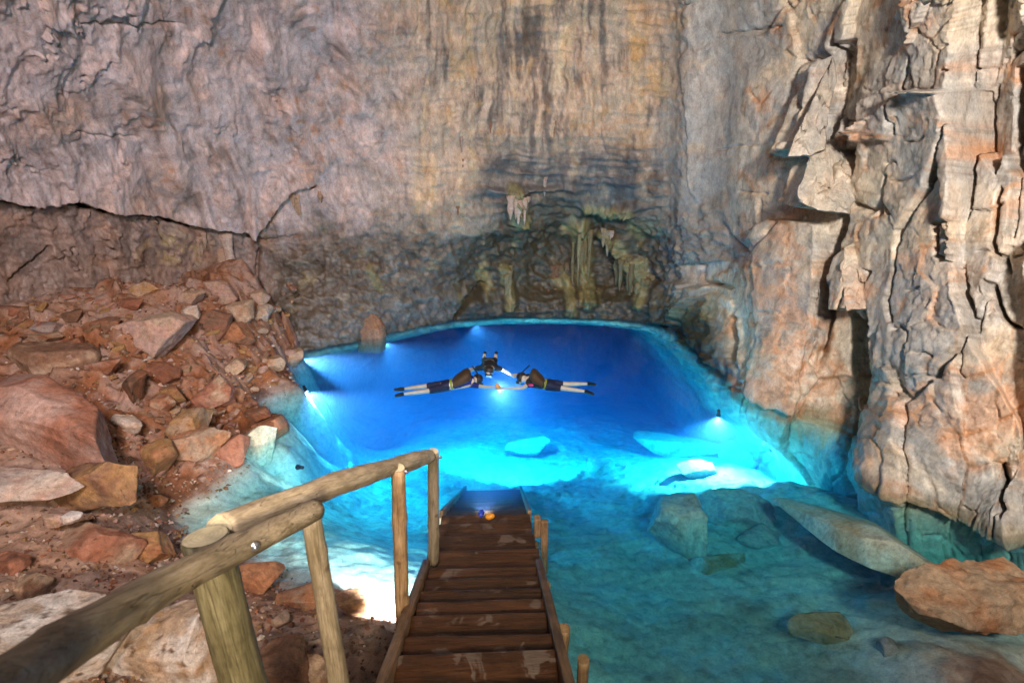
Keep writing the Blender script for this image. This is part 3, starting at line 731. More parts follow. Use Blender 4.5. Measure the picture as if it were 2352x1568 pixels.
def child(name, me, mat, parent, mw, smooth=True):
    """link a mesh as a part; mw is its world matrix, the root things carry a plain translation"""
    o = link_mesh(name, me, mat, None, smooth)
    off = Vector((0, 0, 0)); p = parent; chain = Matrix.Identity(4); st = []
    while p is not None: st.append(p); p = p.parent
    for q in reversed(st): chain = chain @ q.matrix_basis
    o.parent = parent; o.matrix_basis = chain.inverted() @ mw
    return o
def z_matrix(p0, p1):
    d = Vector(p1) - Vector(p0)
    return Matrix.Translation(Vector(p0)) @ d.to_track_quat('Z', 'Y').to_matrix().to_4x4()
def pole(name, pts, radii, mat, parent, seed=0, seg=20, step=0.05, cut=True, tilt0=(0, 0), tilt1=(0, 0), lump=0.06):
    """a debarked log following pts (world), radius interpolated; ends closed by pale sawn faces"""
    rr = random.Random(seed)
    pts = [Vector(p) for p in pts]
    mw = z_matrix(pts[0], pts[-1]); inv = mw.inverted()
    lp = [inv @ p for p in pts]
    zs = np.array([p.z for p in lp]); L = zs[-1]
    n = max(6, int(L / step))
    zz = np.linspace(0, L, n)
    # smooth centreline
    cx = np.interp(zz, zs, [p.x for p in lp]); cyy = np.interp(zz, zs, [p.y for p in lp])
    for _ in range(4):
        cx[1:-1] = (cx[:-2] + 2 * cx[1:-1] + cx[2:]) / 4; cyy[1:-1] = (cyy[:-2] + 2 * cyy[1:-1] + cyy[2:]) / 4
    rad = np.interp(zz, np.linspace(0, L, len(radii)), radii)
    verts = []; faces = []
    ang = np.linspace(0, 2 * math.pi, seg, endpoint=False)
    q = np.stack([np.tile(np.cos(ang) * 1.3, n), np.tile(np.sin(ang) * 1.3, n), np.repeat(zz * 3.0, seg)], -1) + seed * 3.7
    RR = np.repeat(rad, seg) * (1 + lump * fbm(q, 3, 0.55) * 1.6)
    if lump > 0.05:      # knots
        zr = np.repeat(zz, seg); ar = np.tile(ang, n)
        for _ in range(int(3 + L * 3)):
            z_, a0_ = rr.uniform(0, L), rr.uniform(0, 6.28); da = np.abs((ar - a0_ + math.pi) % (2 * math.pi) - math.pi)
            RR = RR * (1 + rr.uniform(0.05, 0.16) * np.exp(-((zr - z_) / rr.uniform(0.02, 0.05)) ** 2 - (da / rr.uniform(0.4, 0.8)) ** 2))
    for k in range(n):
        r = RR[k * seg:(k + 1) * seg]
        e0 = 1 - k / (n - 1); e0 = max(0, e0 * 4 - 3) if n > 8 else 0
        e1 = max(0, k / (n - 1) * 4 - 3) if n > 8 else 0
        for a_, r_ in zip(ang, r):
            x = cx[k] + math.cos(a_) * r_; y = cyy[k] + math.sin(a_) * r_
            z = zz[k] + e0 * (tilt0[0] * math.cos(a_) + tilt0[1] * math.sin(a_)) * r_ + e1 * (tilt1[0] * math.cos(a_) + tilt1[1] * math.sin(a_)) * r_
            verts.append((x, y, z))
    for k in range(n - 1):
        for j in range(seg):
            faces.append((k * seg + j, k * seg + (j + 1) % seg, (k + 1) * seg + (j + 1) % seg, (k + 1) * seg + j))
    faces.append(tuple(reversed(range(seg)))); faces.append(tuple((n - 1) * seg + j for j in range(seg)))
    me = bpy.data.meshes.new(name); me.from_pydata(verts, [], faces)
    o = child(name, me, mat, parent, mw)
    me.polygons[len(faces) - 1].use_smooth = False; me.polygons[len(faces) - 2].use_smooth = False
    if cut:
        for k in ((n - 1),) if cut == 'top' else (0, n - 1):
            ring = [Vector(verts[k * seg + j]) for j in range(seg)]
            c = sum(ring, Vector()) / seg
            sgn = 0.003 if k else -0.003
            vs_ = [c + (p - c) * 0.94 + Vector((0, 0, sgn)) for p in ring] + [c + Vector((0, 0, sgn * 1.5))]
            f_ = [((j + 1) % seg, j, seg) if k == 0 else (j, (j + 1) % seg, seg) for j in range(seg)]
            m2 = bpy.data.meshes.new('cut_end'); m2.from_pydata([p - c for p in vs_], [], f_)
            child('cut_end', m2, M['cut'], o, mw @ Matrix.Translation(c), False)
    return o
def board_mesh(name, sx, sy, sz, bevel=0.008, seed=0, rag=0.004):
    bm = bmesh.new(); bmesh.ops.create_cube(bm, size=1.0)
    for v_ in bm.verts: v_.co = Vector((v_.co.x * sx, v_.co.y * sy, v_.co.z * sz))
    es = [e_ for e_ in bm.edges]
    lng = [e_ for e_ in bm.edges if e_.calc_length() > 0.8 * max(sx, sy, sz)]
    bmesh.ops.subdivide_edges(bm, edges=lng, cuts=7, use_grid_fill=True)
    bmesh.ops.bevel(bm, geom=[e_ for e_ in bm.edges if e_.calc_face_angle(0) > 0.5], offset=bevel, segments=2, affect='EDGES', profile=0.6)
    co_ = np.array([v_.co[:] for v_ in bm.verts])
    nn = pn(co_ * np.array([4, 9, 9]) + np.array([seed * 1.7, 0, 3.3])); n2 = pn(co_ * np.array([4, 9, 9]) + np.array([seed * 2.7, 0, 13.3]))
    for k_, v_ in enumerate(bm.verts):
        v_.co += Vector((0, nn[k_] * rag, n2[k_] * rag))
    me = bpy.data.meshes.new(name); bm.to_mesh(me); bm.free()
    return me
def frame_matrix(loc, xdir, up=(0, 0, 1)):
    x = Vector(xdir).normalized(); z = Vector(up); y = z.cross(x).normalized(); z = x.cross(y)
    return Matrix.Translation(Vector(loc)) @ Matrix((x, y, z)).transposed().to_4x4()

# ================================================================== stairs
def stair_x(y): return -0.21 - (y - 2.17) * 0.0388 if y < 5.52 else -0.34 - (y - 5.52) * 0.0145
def stair_z(y): return 1.40 - (y - 2.17) * 0.418 if y < 5.52 else -(y - 5.52) * 0.577
def stair_row(py):
    r = ray(1115, py)
    for t in np.arange(2.0, 14, 0.004):
        p = CAMP + r * t
        if p[2] < stair_z(p[1]): return float(p[1])
stairs = thing('wooden_stairs', (stair_x(2.17), 2.17, stair_z(2.17) - 0.3), 'wet brown plank stairs descending into the pool', 'stairs')
rows = [1498.6, 1459.5, 1410.8, 1378.8, 1353.9, 1327, 1304, 1265, 1231, 1203, 1184]
edges_y = [0.35, 0.80, 1.25, 1.68, 2.08] + [stair_row(r_) for r_ in rows]
edges_y += [edges_y[-1] + 0.40 * (k + 1) for k in range(8)]
xd = Vector((1, 0.0388, 0)).normalized()
for k in range(1, len(edges_y)):
    y0, y1 = edges_y[k - 1], edges_y[k]
    yc_ = (y0 + y1) / 2; dep = y1 - y0 + 0.035
    wid = 1.0 if y1 < 3.9 else 1.13
    if y1 > 6.2: wid = 1.10
    zt = stair_z(y1) - (0.0 if y1 < 3.9 else -0.012)
    me = board_mesh('tread', wid, dep, 0.042, 0.006, k, 0.003)
    rr = random.Random(k * 7)
    mw = frame_matrix((stair_x(yc_) + rr.uniform(-.006, .006), yc_ - 0.012, zt - 0.021), (1, 0.0388 + rr.uniform(-.008, .008), rr.uniform(-.006, .006)))
    child('tread', me, M['tread'], stairs, mw)
def beam(name, p0, p1, w_, h_, mat, parent, seed=0, bev=0.008):
    p0 = Vector(p0); p1 = Vector(p1); d = p1 - p0
    me = board_mesh(name, w_, h_, d.length, bev, seed, 0.004)
    z = d.normalized(); x = Vector((1, 0.0388, 0)); x = (x - z * x.dot(z)).normalized(); y = z.cross(x)
    mw = Matrix.Translation((p0 + p1) / 2) @ Matrix((x, y, z)).transposed().to_4x4()
    return child(name, me, mat, parent, mw)
for s in (-1, 1):
    o_ = 0.535 * s
    beam('stringer', (stair_x(0.3) + o_, 0.3, stair_z(0.3) - 0.09), (stair_x(3.93) + o_, 3.93, stair_z(3.93) - 0.09), 0.065, 0.24, M['stringer'], stairs, 3 + s)
    beam('stringer', (stair_x(3.6) + o_ * 0.9, 3.6, stair_z(3.6) - 0.20), (stair_x(5.6) + o_ * 0.9, 5.6, stair_z(5.6) - 0.20), 0.06, 0.2, M['stringer'], stairs, 8 + s)
    beam('stringer', (stair_x(5.5) + o_ * 1.06, 5.5, stair_z(5.5) - 0.06), (stair_x(9.0) + o_ * 1.06, 9.0, stair_z(9.0) - 0.06), 0.05, 0.24, M['stringer'], stairs, 12 + s)
# beam ends and props that carry the stairs beside the water
yb = 5.05
for s, (dx_, hh) in ((-1, (0.03, 0.22)), (1, (0.02, 0.26))):
    x_ = stair_x(yb) + s * (0.60 + dx_)
    beam('beam_end', (x_, yb, stair_z(yb) - 0.12), (x_, yb, stair_z(yb) - 0.12 + hh), 0.075, 0.10, M['stringer'], stairs, 20 + s)
x_ = stair_x(yb) + 0.70
beam('support_board', (x_, yb - 0.05, stair_z(yb) + 0.13), (x_ + 0.01, yb - 0.05, stair_z(yb) - 0.62), 0.085, 0.05, M['stringer'], stairs, 31)
sp1 = tz = None
def at_v(px, py, y):      # point on the pixel's line of sight at world y
    r = ray(px, py); return V(CAMP + r * (y / r[1]))
top = at_v(1224, 1248, 4.75); pole('support_post', [(top.x - 0.02, 4.78, -1.2), (top.x, 4.75, top.z)], (0.07, 0.065), M['logd'], stairs, 41, cut=False)
top = at_v(1252, 1341, 3.75); pole('support_post', [(top.x - 0.03, 3.80, -0.95), (top.x, 3.75, top.z)], (0.058, 0.05), M['log2'], stairs, 42, cut=False)
top = at_v(1296, 1441, 3.05); pole('support_post', [(top.x - 0.05, 3.1, -0.75), (top.x, 3.05, top.z)], (0.055, 0.045), M['log2'], stairs, 43, cut=False)
top = at_v(1340, 1512, 2.62); pole('support_post', [(top.x + 0.02, 2.66, -0.65), (top.x, 2.62, top.z)], (0.045, 0.038), M['log2'], stairs, 44, cut=False)

# ================================================================== handrail of round poles
rail = thing('handrail', (-1.14, 1.58, 0.9), 'rustic log handrail on the left side of the stairs', 'handrail')
def pt(px, py, t): return V(at(np.float64(px), np.float64(py), t))
# near rail, out of focus at the lower left
pole('rail', [pt(-190, 1710, 0.66), pt(0, 1590, 0.84), pt(150, 1478, 1.08), pt(345, 1360, 1.42), pt(580, 1242, 1.88), pt(728, 1168, 2.22)], (0.052, 0.054, 0.053, 0.050, 0.045), M['log'], rail, 1, 24, 0.03, True, (0, 0), (0.9, -0.3), 0.10)
pole('rail', [pt(505, 1222, 2.05), pt(620, 1170, 2.32), pt(739, 1124, 2.66), pt(830, 1092, 3.08), pt(905, 1070, 3.62), pt(985, 1048, 4.40)], (0.066, 0.062, 0.066, 0.060, 0.068, 0.060), M['log'], rail, 2, 24, 0.03, True, (0, 0), (0, 0), 0.16)
def post(px, py, t, r_top, r_bot, zb, lean, mat, seed, tilt=(0.2, 0.1)):
    p = pt(px, py, t)
    return pole('post', [(p.x + lean[0], p.y + lean[1], zb), ((p.x * 2 + lean[0]) / 2, p.y + lean[1] / 2, (p.z + zb) / 2), p], (r_bot, (r_bot + r_top) / 2, r_top), mat, rail, seed, 24, 0.05, 'top', (0, 0), tilt, 0.07)
post(472, 1232, 1.92, 0.080, 0.092, 0.85, (0.03, 0.03), M['logd'], 11, (0.15, -0.1))
post(716, 1195, 2.44, 0.045, 0.062, 0.45, (0.02, 0.03), M['log'], 12, (0.9, 0.3))
post(914, 1074, 3.52, 0.048, 0.056, 0.10, (-0.10, 0.02), M['log2'], 13, (0.1, 0.1))
p4_ = pt(995, 1036, 4.55)
pole('post', [(p4_.x - 0.055, p4_.y, 0.62), p4_], (0.052, 0.050), M['log'], rail, 14, 24, 0.05, True, (0.3, 0), (0.1, 0.1), 0.07)
def bolt(px, py, t):
    bm = bmesh.new(); bmesh.ops.create_cone(bm, cap_ends=True, segments=6, radius1=0.011, radius2=0.011, depth=0.014)
    bmesh.ops.create_cone(bm, cap_ends=True, segments=14, radius1=0.016, radius2=0.016, depth=0.004, matrix=Matrix.Translation((0, 0, -0.007)))
    bmesh.ops.create_cone(bm, cap_ends=True, segments=8, radius1=0.005, radius2=0.004, depth=0.02, matrix=Matrix.Translation((0, 0, 0.012)))
    me = bpy.data.meshes.new('bolt'); bm.to_mesh(me); bm.free()
    p = pt(px, py, t); d = Vector((0.55, -0.75, 0.2))
    child('bolt', me, M['steel'], rail, Matrix.Translation(p) @ d.to_track_quat('Z', 'Y').to_matrix().to_4x4(), False)
bolt(586, 1256, 1.80); bolt(717, 1177, 2.13); bolt(934, 1084, 3.44); bolt(1012, 1050, 4.50)
# ================================================================== loose rocks
M['rock'] = rock_material('loose_rock', 2.2, 0.85, (0.55, 0.95), (1, 1, 1), 0.25, 0.5)
RC = {'rust': C(.30, .13, .065), 'red': C(.33, .145, .085), 'ochre': C(.38, .22, .09), 'tan': C(.44, .31, .20), 'pink': C(.46, .30, .23), 'pale': C(.56, .47, .38),
      'brown': C(.22, .12, .07), 'white': C(.68, .62, .55), 'grey': C(.36, .30, .27), 'orange': C(.44, .21, .10), 'dark': C(.15, .085, .05), 'lime': C(.50, .48, .34), 'cream': C(.20, .18, .10), 'olive': C(.13, .11, .06), 'silt': C(.50, .47, .39)}
_ico = {}
def ico(n):
    if n not in _ico:
        bm = bmesh.new(); bmesh.ops.create_icosphere(bm, subdivisions=n, radius=1.0)
        _ico[n] = (np.array([v_.co[:] for v_ in bm.verts]), [tuple(v_.index for v_ in f_.verts) for f_ in bm.faces]); bm.free()
    return _ico[n]
def rock_mesh(name, dims, seed, sub=4, cuts=9, color='rust', color2=None, flat=0.55, noise=0.10, white_spots=False, veins=0.0):
    co, fc = ico(sub); co = co.copy()
    rs = np.random.RandomState(seed)
    cuts = cuts + 6 if cuts > 0 else 0
    # chop with planes for broken faces
    for k in range(cuts):
        n = rs.normal(size=3); n /= np.linalg.norm(n)
        if k == 0: n = np.array([rs.uniform(-.2, .2), rs.uniform(-.2, .2), 1.0]); n /= np.linalg.norm(n)
        if k == 1: n = np.array([rs.uniform(-.4, .4), -1.0, rs.uniform(-.2, .5)]); n /= np.linalg.norm(n)
        d = rs.uniform(0.40, 0.68) if k > 1 else flat * 0.8
        s = co @ n - d
        co -= np.where(s > 0, s, 0)[:, None] * n
    ext = co.max(0) - co.min(0); co = (co - (co.max(0) + co.min(0)) / 2) / ext * 2
    p = co * np.array(dims) / 2
    sz = float(np.mean(dims))
    nrm = co / (np.linalg.norm(co, axis=1, keepdims=True) + 1e-6)
    q = p / sz
    disp = noise * 0.55 * fbm(q * 2.2, 4, 0.55, seed * 1.3) + noise * 0.35 * ridged(q * np.array([2.0, 2.0, 7.0]), 3, 0.55, seed * 2.1) * 0.5
    if white_spots: disp -= 0.10 * noise * ss(0.2, 0.35, fbm(q * 9, 2, 0.5, seed))
    p = p + nrm * (disp * min(dims) * 1.6)[:, None]
    me = bpy.data.meshes.new(name); me.from_pydata(p.tolist(), [], fc)
    base = RC[color]; b2_ = RC[color2] if color2 else base * 0.6
    f = ss(-0.15, 0.3, fbm(q * 2.0, 4, 0.6, seed * 3.3))
    cc = base + (b2_ - base) * f[:, None]
    f2 = ss(0.1, 0.4, fbm(q * 5.0, 4, 0.6, seed * 4.1)); cc = cc + (cc * 0.55 - cc) * (f2 * 0.7)[:, None]
    if white_spots:
        f3 = ss(0.24, 0.36, fbm(q * 10, 2, 0.5, seed)); cc = cc + (RC['dark'] - cc) * (f3 * 0.85)[:, None]
        f4 = ss(0.12, 0.3, fbm(q * np.array([2, 2, 3.5]), 3, 0.6, seed * 7.7)); cc = cc + (RC['ochre'] * 0.9 - cc) * (f4 * 0.75)[:, None]
    a_ = me.attributes.new('tint', 'FLOAT_COLOR', 'POINT')
    a_.data.foreach_set('color', np.c_[np.clip(cc, 0, 1), np.ones(len(cc))].astype(np.float32).ravel())
    me.materials.append(M['rock'])
    return me
_tt = np.arange(1.6, 18, 0.03)
def ray_ground_t(px, py):
    p = CAMP + ray(px, py) * _tt[:, None]
    j = np.clip((p[:, 0] - gx[0]) / 0.036, 0, len(gx) - 2).astype(int); i = np.clip(np.searchsorted(gy, p[:, 1]) - 1, 0, len(gy) - 2)
    hit = np.where(p[:, 2] < GZ2[i, j])[0]
    return float(_tt[hit[0]]) if len(hit) else 12.0
ROCKS = 0
def rock(box, color, label, color2=None, roll=0.0, yaw=0.0, pitch=0.0, depth=1.0, t=None, sink=0.15, name='rock', cat='rock', sub=4, cuts=9, group=None, hfac=0.9, **kw):
    """box = x0, x1, y0, y1 in the picture; size and place follow from where that line of sight meets the bank"""
    global ROCKS
    ROCKS += 1
    x0, x1, y0, y1 = box
    px, py = (x0 + x1) / 2, (y0 + y1) / 2
    tt = t if t else ray_ground_t(px, min(y1 - 0.2 * (y1 - y0), 1600))
    w_ = (x1 - x0) / F * tt; h_ = (y1 - y0) / F * tt
    dd = max(h_, 0.55 * w_) * depth
    me = rock_mesh(name, (w_ * 1.06, dd, h_ * hfac), ROCKS * 13 + 5, sub, cuts, color, color2, **kw)
    o = link_mesh(name, me, M['rock'])
    c = at(px, py + sink * (y1 - y0) * 0.3, tt)
    o.location = V(c) + Vector((0, dd * 0.15, 0))
    o.rotation_euler = (R(pitch), R(roll), R(yaw))
    if 'submerged' in label or 'under the water' in label or 'underwater' in label: o.location.z -= 0.16
    tag(o, label, cat, group)
    return o
# --- big rocks of the left bank
rock((-160, 330, 848, 1125), 'pink', 'huge pinkish rounded boulder at the left edge, largest on the bank', 'red', 14, -15, 0, 0.7, 5.9, name='boulder', cat='boulder', sub=6, cuts=7, noise=0.09)
rock((120, 322, 1052, 1172), 'brown', 'brown angular slab jutting out under the huge pinkish boulder', 'ochre', -14, 0, 0, 0.9, 5.35, name='rock_slab', cat='rock slab', sub=5, noise=0.13)
rock((-80, 158, 1098, 1158), 'pale', 'pale layered ledge rock at the left edge beneath the huge boulder', 'pink', 6, 0, 0, 1.0, 4.95, name='rock_slab', cat='rock slab', sub=5, noise=0.16)
rock((78, 318, 1196, 1345), 'red', 'large flat rust-red slab lying tilted on the sandy shore', 'tan', -20, 0, 12, 1.0, 4.95, name='rock_slab', cat='rock slab', sub=5, cuts=6, flat=0.4, noise=0.07)
rock((292, 390, 1214, 1300), 'ochre', 'ochre boulder at the end of the large red slab by the shallows', 'orange', 10, 0, 0, 1.0, None, sub=5)
rock((540, 634, 1290, 1368), 'orange', 'orange-brown stone behind the thick dark handrail post', 'rust', 12, 0, 0, 1.0, None, sub=5)
rock((-120, 275, 1376, 1640), 'white', 'white domed boulder with dark pits at the bottom left corner', 'pale', 8, 0, 0, 0.7, 3.5, name='boulder', cat='boulder', sub=6, cuts=5, noise=0.08, white_spots=True)
rock((255, 500, 1392, 1640), 'white', 'cream and rust banded boulder left of the thick dark post', 'tan', -12, 10, 0, 0.8, 3.75, name='boulder', cat='boulder', sub=6, cuts=6, noise=0.11, white_spots=True)
rock((590, 700, 1488, 1600), 'dark', 'dark brown rock at the foot of the thick dark post', 'brown', 0, 20, 0, 1.0, None, sub=5, noise=0.14)
rock((655, 755, 1524, 1610), 'tan', 'tan rock between the two nearest posts at the bottom edge', 'brown', 0, -10, 0, 1.0, None, sub=5, noise=0.12)
rock((765, 850, 1360, 1420), 'brown', 'brown rock at the shore left of the tall straight post', 'ochre', 5, 0, 0, 1.0, None, sub=5)
rock((640, 770, 1345, 1400), 'orange', 'flat orange rock rim of the dry shore beside the leaning post', 'tan', 4, 0, 0, 1.0, None, sub=5, hfac=0.6)
rock((626, 662, 1408, 1446), 'tan', 'small tan wedge stone on the pitted soil', None, 15, 0, 0, 1.0, None, sub=3)
rock((139, 180, 1176, 1208), 'white', 'small white stone lying on top of the red slab', 'pale', 0, 0, 0, 0.9, 4.85, sub=4)
rock((100, 152, 1176, 1212), 'pink', 'small pinkish stone next to the small white stone', 'tan', 0, 0, 0, 0.9, 4.85, sub=4)
rock((-30, 46, 1274, 1326), 'red', 'red stone at the left edge below the red slab', None, -10, 0, 0, 1.0, None)
rock((32, 84, 1316, 1392), 'tan', 'upright tan stone above the white domed boulder', 'brown', 0, 0, 0, 1.0, None)
rock((338, 378, 1136, 1162), 'orange', 'small orange stone at the water’s edge above the ochre boulder', None, 0, 0, 0, 1.0, None)
for b_, c1_, c2__, rl, lb in [
    ((326, 412, 612, 656), 'pale', 'tan', 18, 'pale pointed slab perched at the top of the scree'),
    ((294, 362, 646, 684), 'ochre', 'tan', -14, 'ochre slab just below the pale pointed slab'),
    ((262, 332, 684, 714), 'red', 'rust', -4, 'thin dark red slab left of the ochre slab foot'),
    ((274, 424, 718, 826), 'pink', 'tan', -8, 'large pale pink boulder in the middle of the scree'),
    ((54, 132, 738, 766), 'grey', 'red', 2, 'greyish flat slab, upper of two at the left'),
    ((46, 134, 764, 786), 'tan', 'rust', 1, 'thin tan slab lying under the greyish flat slab'),
    ((208, 272, 728, 766), 'brown', 'rust', -10, 'brown wedge stone left of the pale pink boulder'),
    ((132, 198, 712, 742), 'dark', 'brown', -18, 'dark brown splinter above the rust wedge'),
    ((14, 190, 792, 876), 'brown', 'tan', 8, 'broad ochre-brown boulder resting above the huge boulder'),
    ((148, 202, 772, 816), 'rust', None, -20, 'rust triangular stone touching the broad ochre-brown boulder'),
    ((208, 280, 820, 864), 'rust', 'pink', -6, 'rust bowl-shaped stone set in the pale sand'),
    ((276, 320, 854, 926), 'dark', 'rust', 6, 'dark rust upright stone in the pale sand'),
    ((344, 416, 832, 890), 'red', 'rust', 6, 'red-brown block with a flat face below the pale pink boulder'),
    ((306, 340, 850, 892), 'brown', None, -50, 'narrow brown plate leaning beside the red-brown block'),
    ((360, 432, 884, 928), 'ochre', 'red', -16, 'flat ochre slab just below the red-brown block'),
    ((340, 400, 906, 948), 'rust', 'tan', -8, 'rust stone tucked under the flat ochre slab'),
    ((448, 542, 866, 950), 'red', 'tan', -28, 'big red slab with a pale rim near the right of the scree'),
    ((464, 516, 708, 776), 'brown', 'red', 35, 'brown tilted stone right of the pale pink boulder'),
    ((418, 466, 700, 742), 'pale', 'tan', -12, 'pale wedge stone at the upper right of the pink boulder'),
    ((402, 468, 666, 702), 'tan', 'pink', -4, 'tan layered block above the pale wedge stone'),
    ((572, 614, 664, 702), 'tan', 'pink', 0, 'upper tan block on the right rim of the scree'),
    ((588, 624, 696, 744), 'pale', 'tan', 0, 'lower pale block on the right rim of the scree'),
    ((604, 652, 816, 858), 'tan', 'ochre', -12, 'tan stone low on the right rim above the lamps'),
    ((520, 560, 820, 868), 'tan', 'brown', 10, 'tan upright stone left of the low rim stone'),
    ((398, 470, 928, 1032), 'ochre', 'tan', 10, 'tall ochre boulder with a rounded top near the shore'),
    ((412, 506, 972, 1080), 'orange', 'tan', -12, 'orange porous boulder in front of the tall ochre boulder'),
    ((584, 652, 958, 1024), 'rust', 'brown', -14, 'dark rust boulder overhanging the bright green shallows'),
    ((562, 618, 936, 980), 'brown', 'rust', 0, 'brown stone above the rust boulder at the shore'),
    ((258, 322, 956, 998), 'pale', 'tan', 12, 'pale stone beside the huge pinkish boulder'),
    ((500, 585, 735, 800), 'orange', 'rust', 0, 'orange block under the brown tilted stone'),
    ((468, 540, 640, 700), 'pink', 'tan', 0, 'pinkish block at the top of the scree under the crack'),
    ((520, 575, 690, 745), 'tan', 'rust', 0, 'squarish tan block in the upper right scree'),
    ((0, 70, 700, 735), 'brown', 'red', 8, 'brown slab at the left edge under the cave wall'),
    ((320, 400, 1010, 1100), 'ochre', 'orange', -10, 'wide ochre rock sloping down to the shallows'),
    ((490, 570, 1000, 1070), 'red', 'brown', -20, 'reddish rock at the shore next to the orange porous boulder'),
    ((640, 690, 880, 940), 'orange', 'tan', -10, 'orange rock standing in the water by the lower lamp'),
    ((648, 694, 800, 850), 'tan', 'brown', 0, 'tan rock at the shore by the upper lamp'),
]:
    if 'standing in the water' in lb: continue
    rock(b_, c1_, lb, c2__, rl, random.Random(len(lb) * 3).uniform(-25, 25), 0, 1.0, None, sub=4 if (b_[1] - b_[0]) < 90 else 5, cuts=8, noise=0.10)
# --- small fragments, alike, littering the bank: meshes shared
frag = [rock_mesh('stone_fragment', (1.0, 0.75, 0.42), 700 + k, 3, 9, ('rust', 'tan', 'red', 'pink', 'brown', 'ochre')[k % 6], ('tan', 'rust', 'pink', 'ochre')[k % 4], noise=0.12) for k in range(12)]
rr = random.Random(5)
cnt = 0
while cnt < 290:
    px = rr.uniform(0, 690); py = rr.uniform(655, 1120)
    lim = 690 - max(0, (py - 940)) * 1.15
    if px > lim - 12: continue
    if px < 320 and 860 + 0.55 * px < py: continue
    if py < 700 and px < 150: continue
    if rr.random() < 0.45 and 140 < px < 380 and 780 < py < 960: continue
    t = ray_ground_t(px, py)
    p = at(px, py, t)
    if p[2] < 0.03: continue
    s_ = rr.choice((10, 12, 14, 16, 20, 26, 34)) / F * t
    o = bpy.data.objects.new('stone_fragment', frag[cnt % 12]); COL.objects.link(o)
    o.location = V(p) + Vector((0, 0, 0.05 * s_)); o.scale = (s_, s_ * rr.uniform(.7, 1.1), s_ * rr.uniform(.7, 1.5))
    o.rotation_euler = (rr.uniform(-.5, .5), rr.uniform(-.5, .5), rr.uniform(0, 6.28))
    cn = ('rust-brown', 'tan', 'brick-red', 'pinkish', 'dark brown', 'ochre')[cnt % 6]
    pl = 'at the top of the scree under the cave wall' if py < 735 else ('on the right rim of the scree above the water' if px > 540 else ('around the large pale pink boulder' if py < 850 and px > 200 else ('at the left side of the scree' if px < 200 else ('in the sand below the pink boulder' if py < 950 else 'near the shore by the orange boulder'))))
    tag(o, 'small %s stone fragment %s' % (cn, pl), 'stone', 'small %s stones %s' % (cn, pl))
    cnt += 1
# --- grit between the stones: too many and too small to count
gr_rs = np.random.RandomState(3)
tet = np.array([(1, 0, -0.6), (-0.5, 0.87, -0.6), (-0.5, -0.87, -0.6), (0.3, 0.2, 0.75), (-0.4, 0.3, 0.6), (0.1, -0.5, 0.65)])
tf = np.array([(0, 2, 1), (3, 4, 5), (0, 1, 3), (1, 4, 3), (1, 2, 4), (2, 5, 4), (2, 0, 5), (0, 3, 5)])
px_ = gr_rs.uniform(0, 930, 10000); py_ = gr_rs.uniform(650, 1568, 10000)
gv, gf_, gcol = [], [], []
pal = np.array([RC[k] for k in ('rust', 'tan', 'brown', 'red', 'pink', 'pale', 'dark', 'ochre')])
for a_, b_ in zip(px_, py_):
    t = ray_ground_t(a_, b_)
    if t >= 12.0: continue
    p = CAMP + ray(a_, b_) * t
    if p[2] < -0.12 or p[0] > stair_x(p[1]) - 0.6: continue
    s_ = gr_rs.gamma(2.0, 1.0) * 0.006 + 0.006
    if t > 6: s_ *= 1.5
    th = gr_rs.uniform(0, 6.28); ca, sa = math.cos(th), math.sin(th)
    q = (tet * gr_rs.uniform(0.6, 1.3, 3) * np.array([1, 1, 0.6])) * s_
    q = np.stack([q[:, 0] * ca - q[:, 1] * sa, q[:, 0] * sa + q[:, 1] * ca, q[:, 2]], -1)
    gf_.append(tf + len(gv) * 6); gv.append(q + p); gcol.append(np.tile(pal[gr_rs.randint(8)] * gr_rs.uniform(0.6, 1.1), (6, 1)))
me = bpy.data.meshes.new('gravel'); me.from_pydata(np.concatenate(gv).tolist(), [], np.concatenate(gf_).tolist())
cc = np.concatenate(gcol); a_ = me.attributes.new('tint', 'FLOAT_COLOR', 'POINT'); a_.data.foreach_set('color', np.c_[cc, np.ones(len(cc))].astype(np.float32).ravel())
o = link_mesh('gravel', me, M['rock'], None, False); tag(o, 'fine rust and tan grit scattered over the left bank and shore', 'gravel', None, 'stuff')
# --- rocks in and under the water on the right
rock((1500, 1632, 1092, 1312), 'silt', 'dark pyramid-shaped rock standing under the water right of centre', 'grey', 0, 25, 0, 0.9, None, sub=5, cuts=4, hfac=0.75, noise=0.15)
rock((1615, 1800, 1108, 1222), 'silt', 'broad submerged rock behind the pyramid-shaped rock', 'grey', 4, -10, 0, 0.9, None, sub=5, hfac=0.7, cuts=2, noise=0.16)
rock((1598, 1720, 1246, 1312), 'ochre', 'ochre submerged stone right of the pyramid-shaped rock', 'silt', 0, 10, 0, 1.0, None, sub=4)
rock((1820, 1956, 1410, 1488), 'ochre', 'flat ochre stone under shallow water near the bottom right', 'tan', 4, 0, 0, 1.0, None, sub=4, hfac=0.5, cuts=6)
rock((1385, 1416, 1264, 1304), 'tan', 'small submerged stone alone on the silt right of the stairs', 'silt', 0, 0, 0, 1.0, None, sub=3)
rock((1286, 1342, 1228, 1254), 'silt', 'small pale submerged stone close to the stairs', 'tan', 0, 0, 0, 1.0, None, sub=3)
rock((1656, 1780, 1012, 1084), 'white', 'brightly lit white rock under the right lamp', 'silt', -10, 0, 0, 1.0, None, sub=4)
rock((1560, 1640, 1060, 1105), 'white', 'pale rock at the rim of the lit shelf', 'silt', 0, 0, 0, 1.0, None, sub=4)
rock((1462, 1656, 985, 1062), 'silt', 'flat-topped pale block at the edge of the deep water', 'grey', 0, -12, 0, 0.8, None, sub=5, hfac=0.55, cuts=1, noise=0.16)
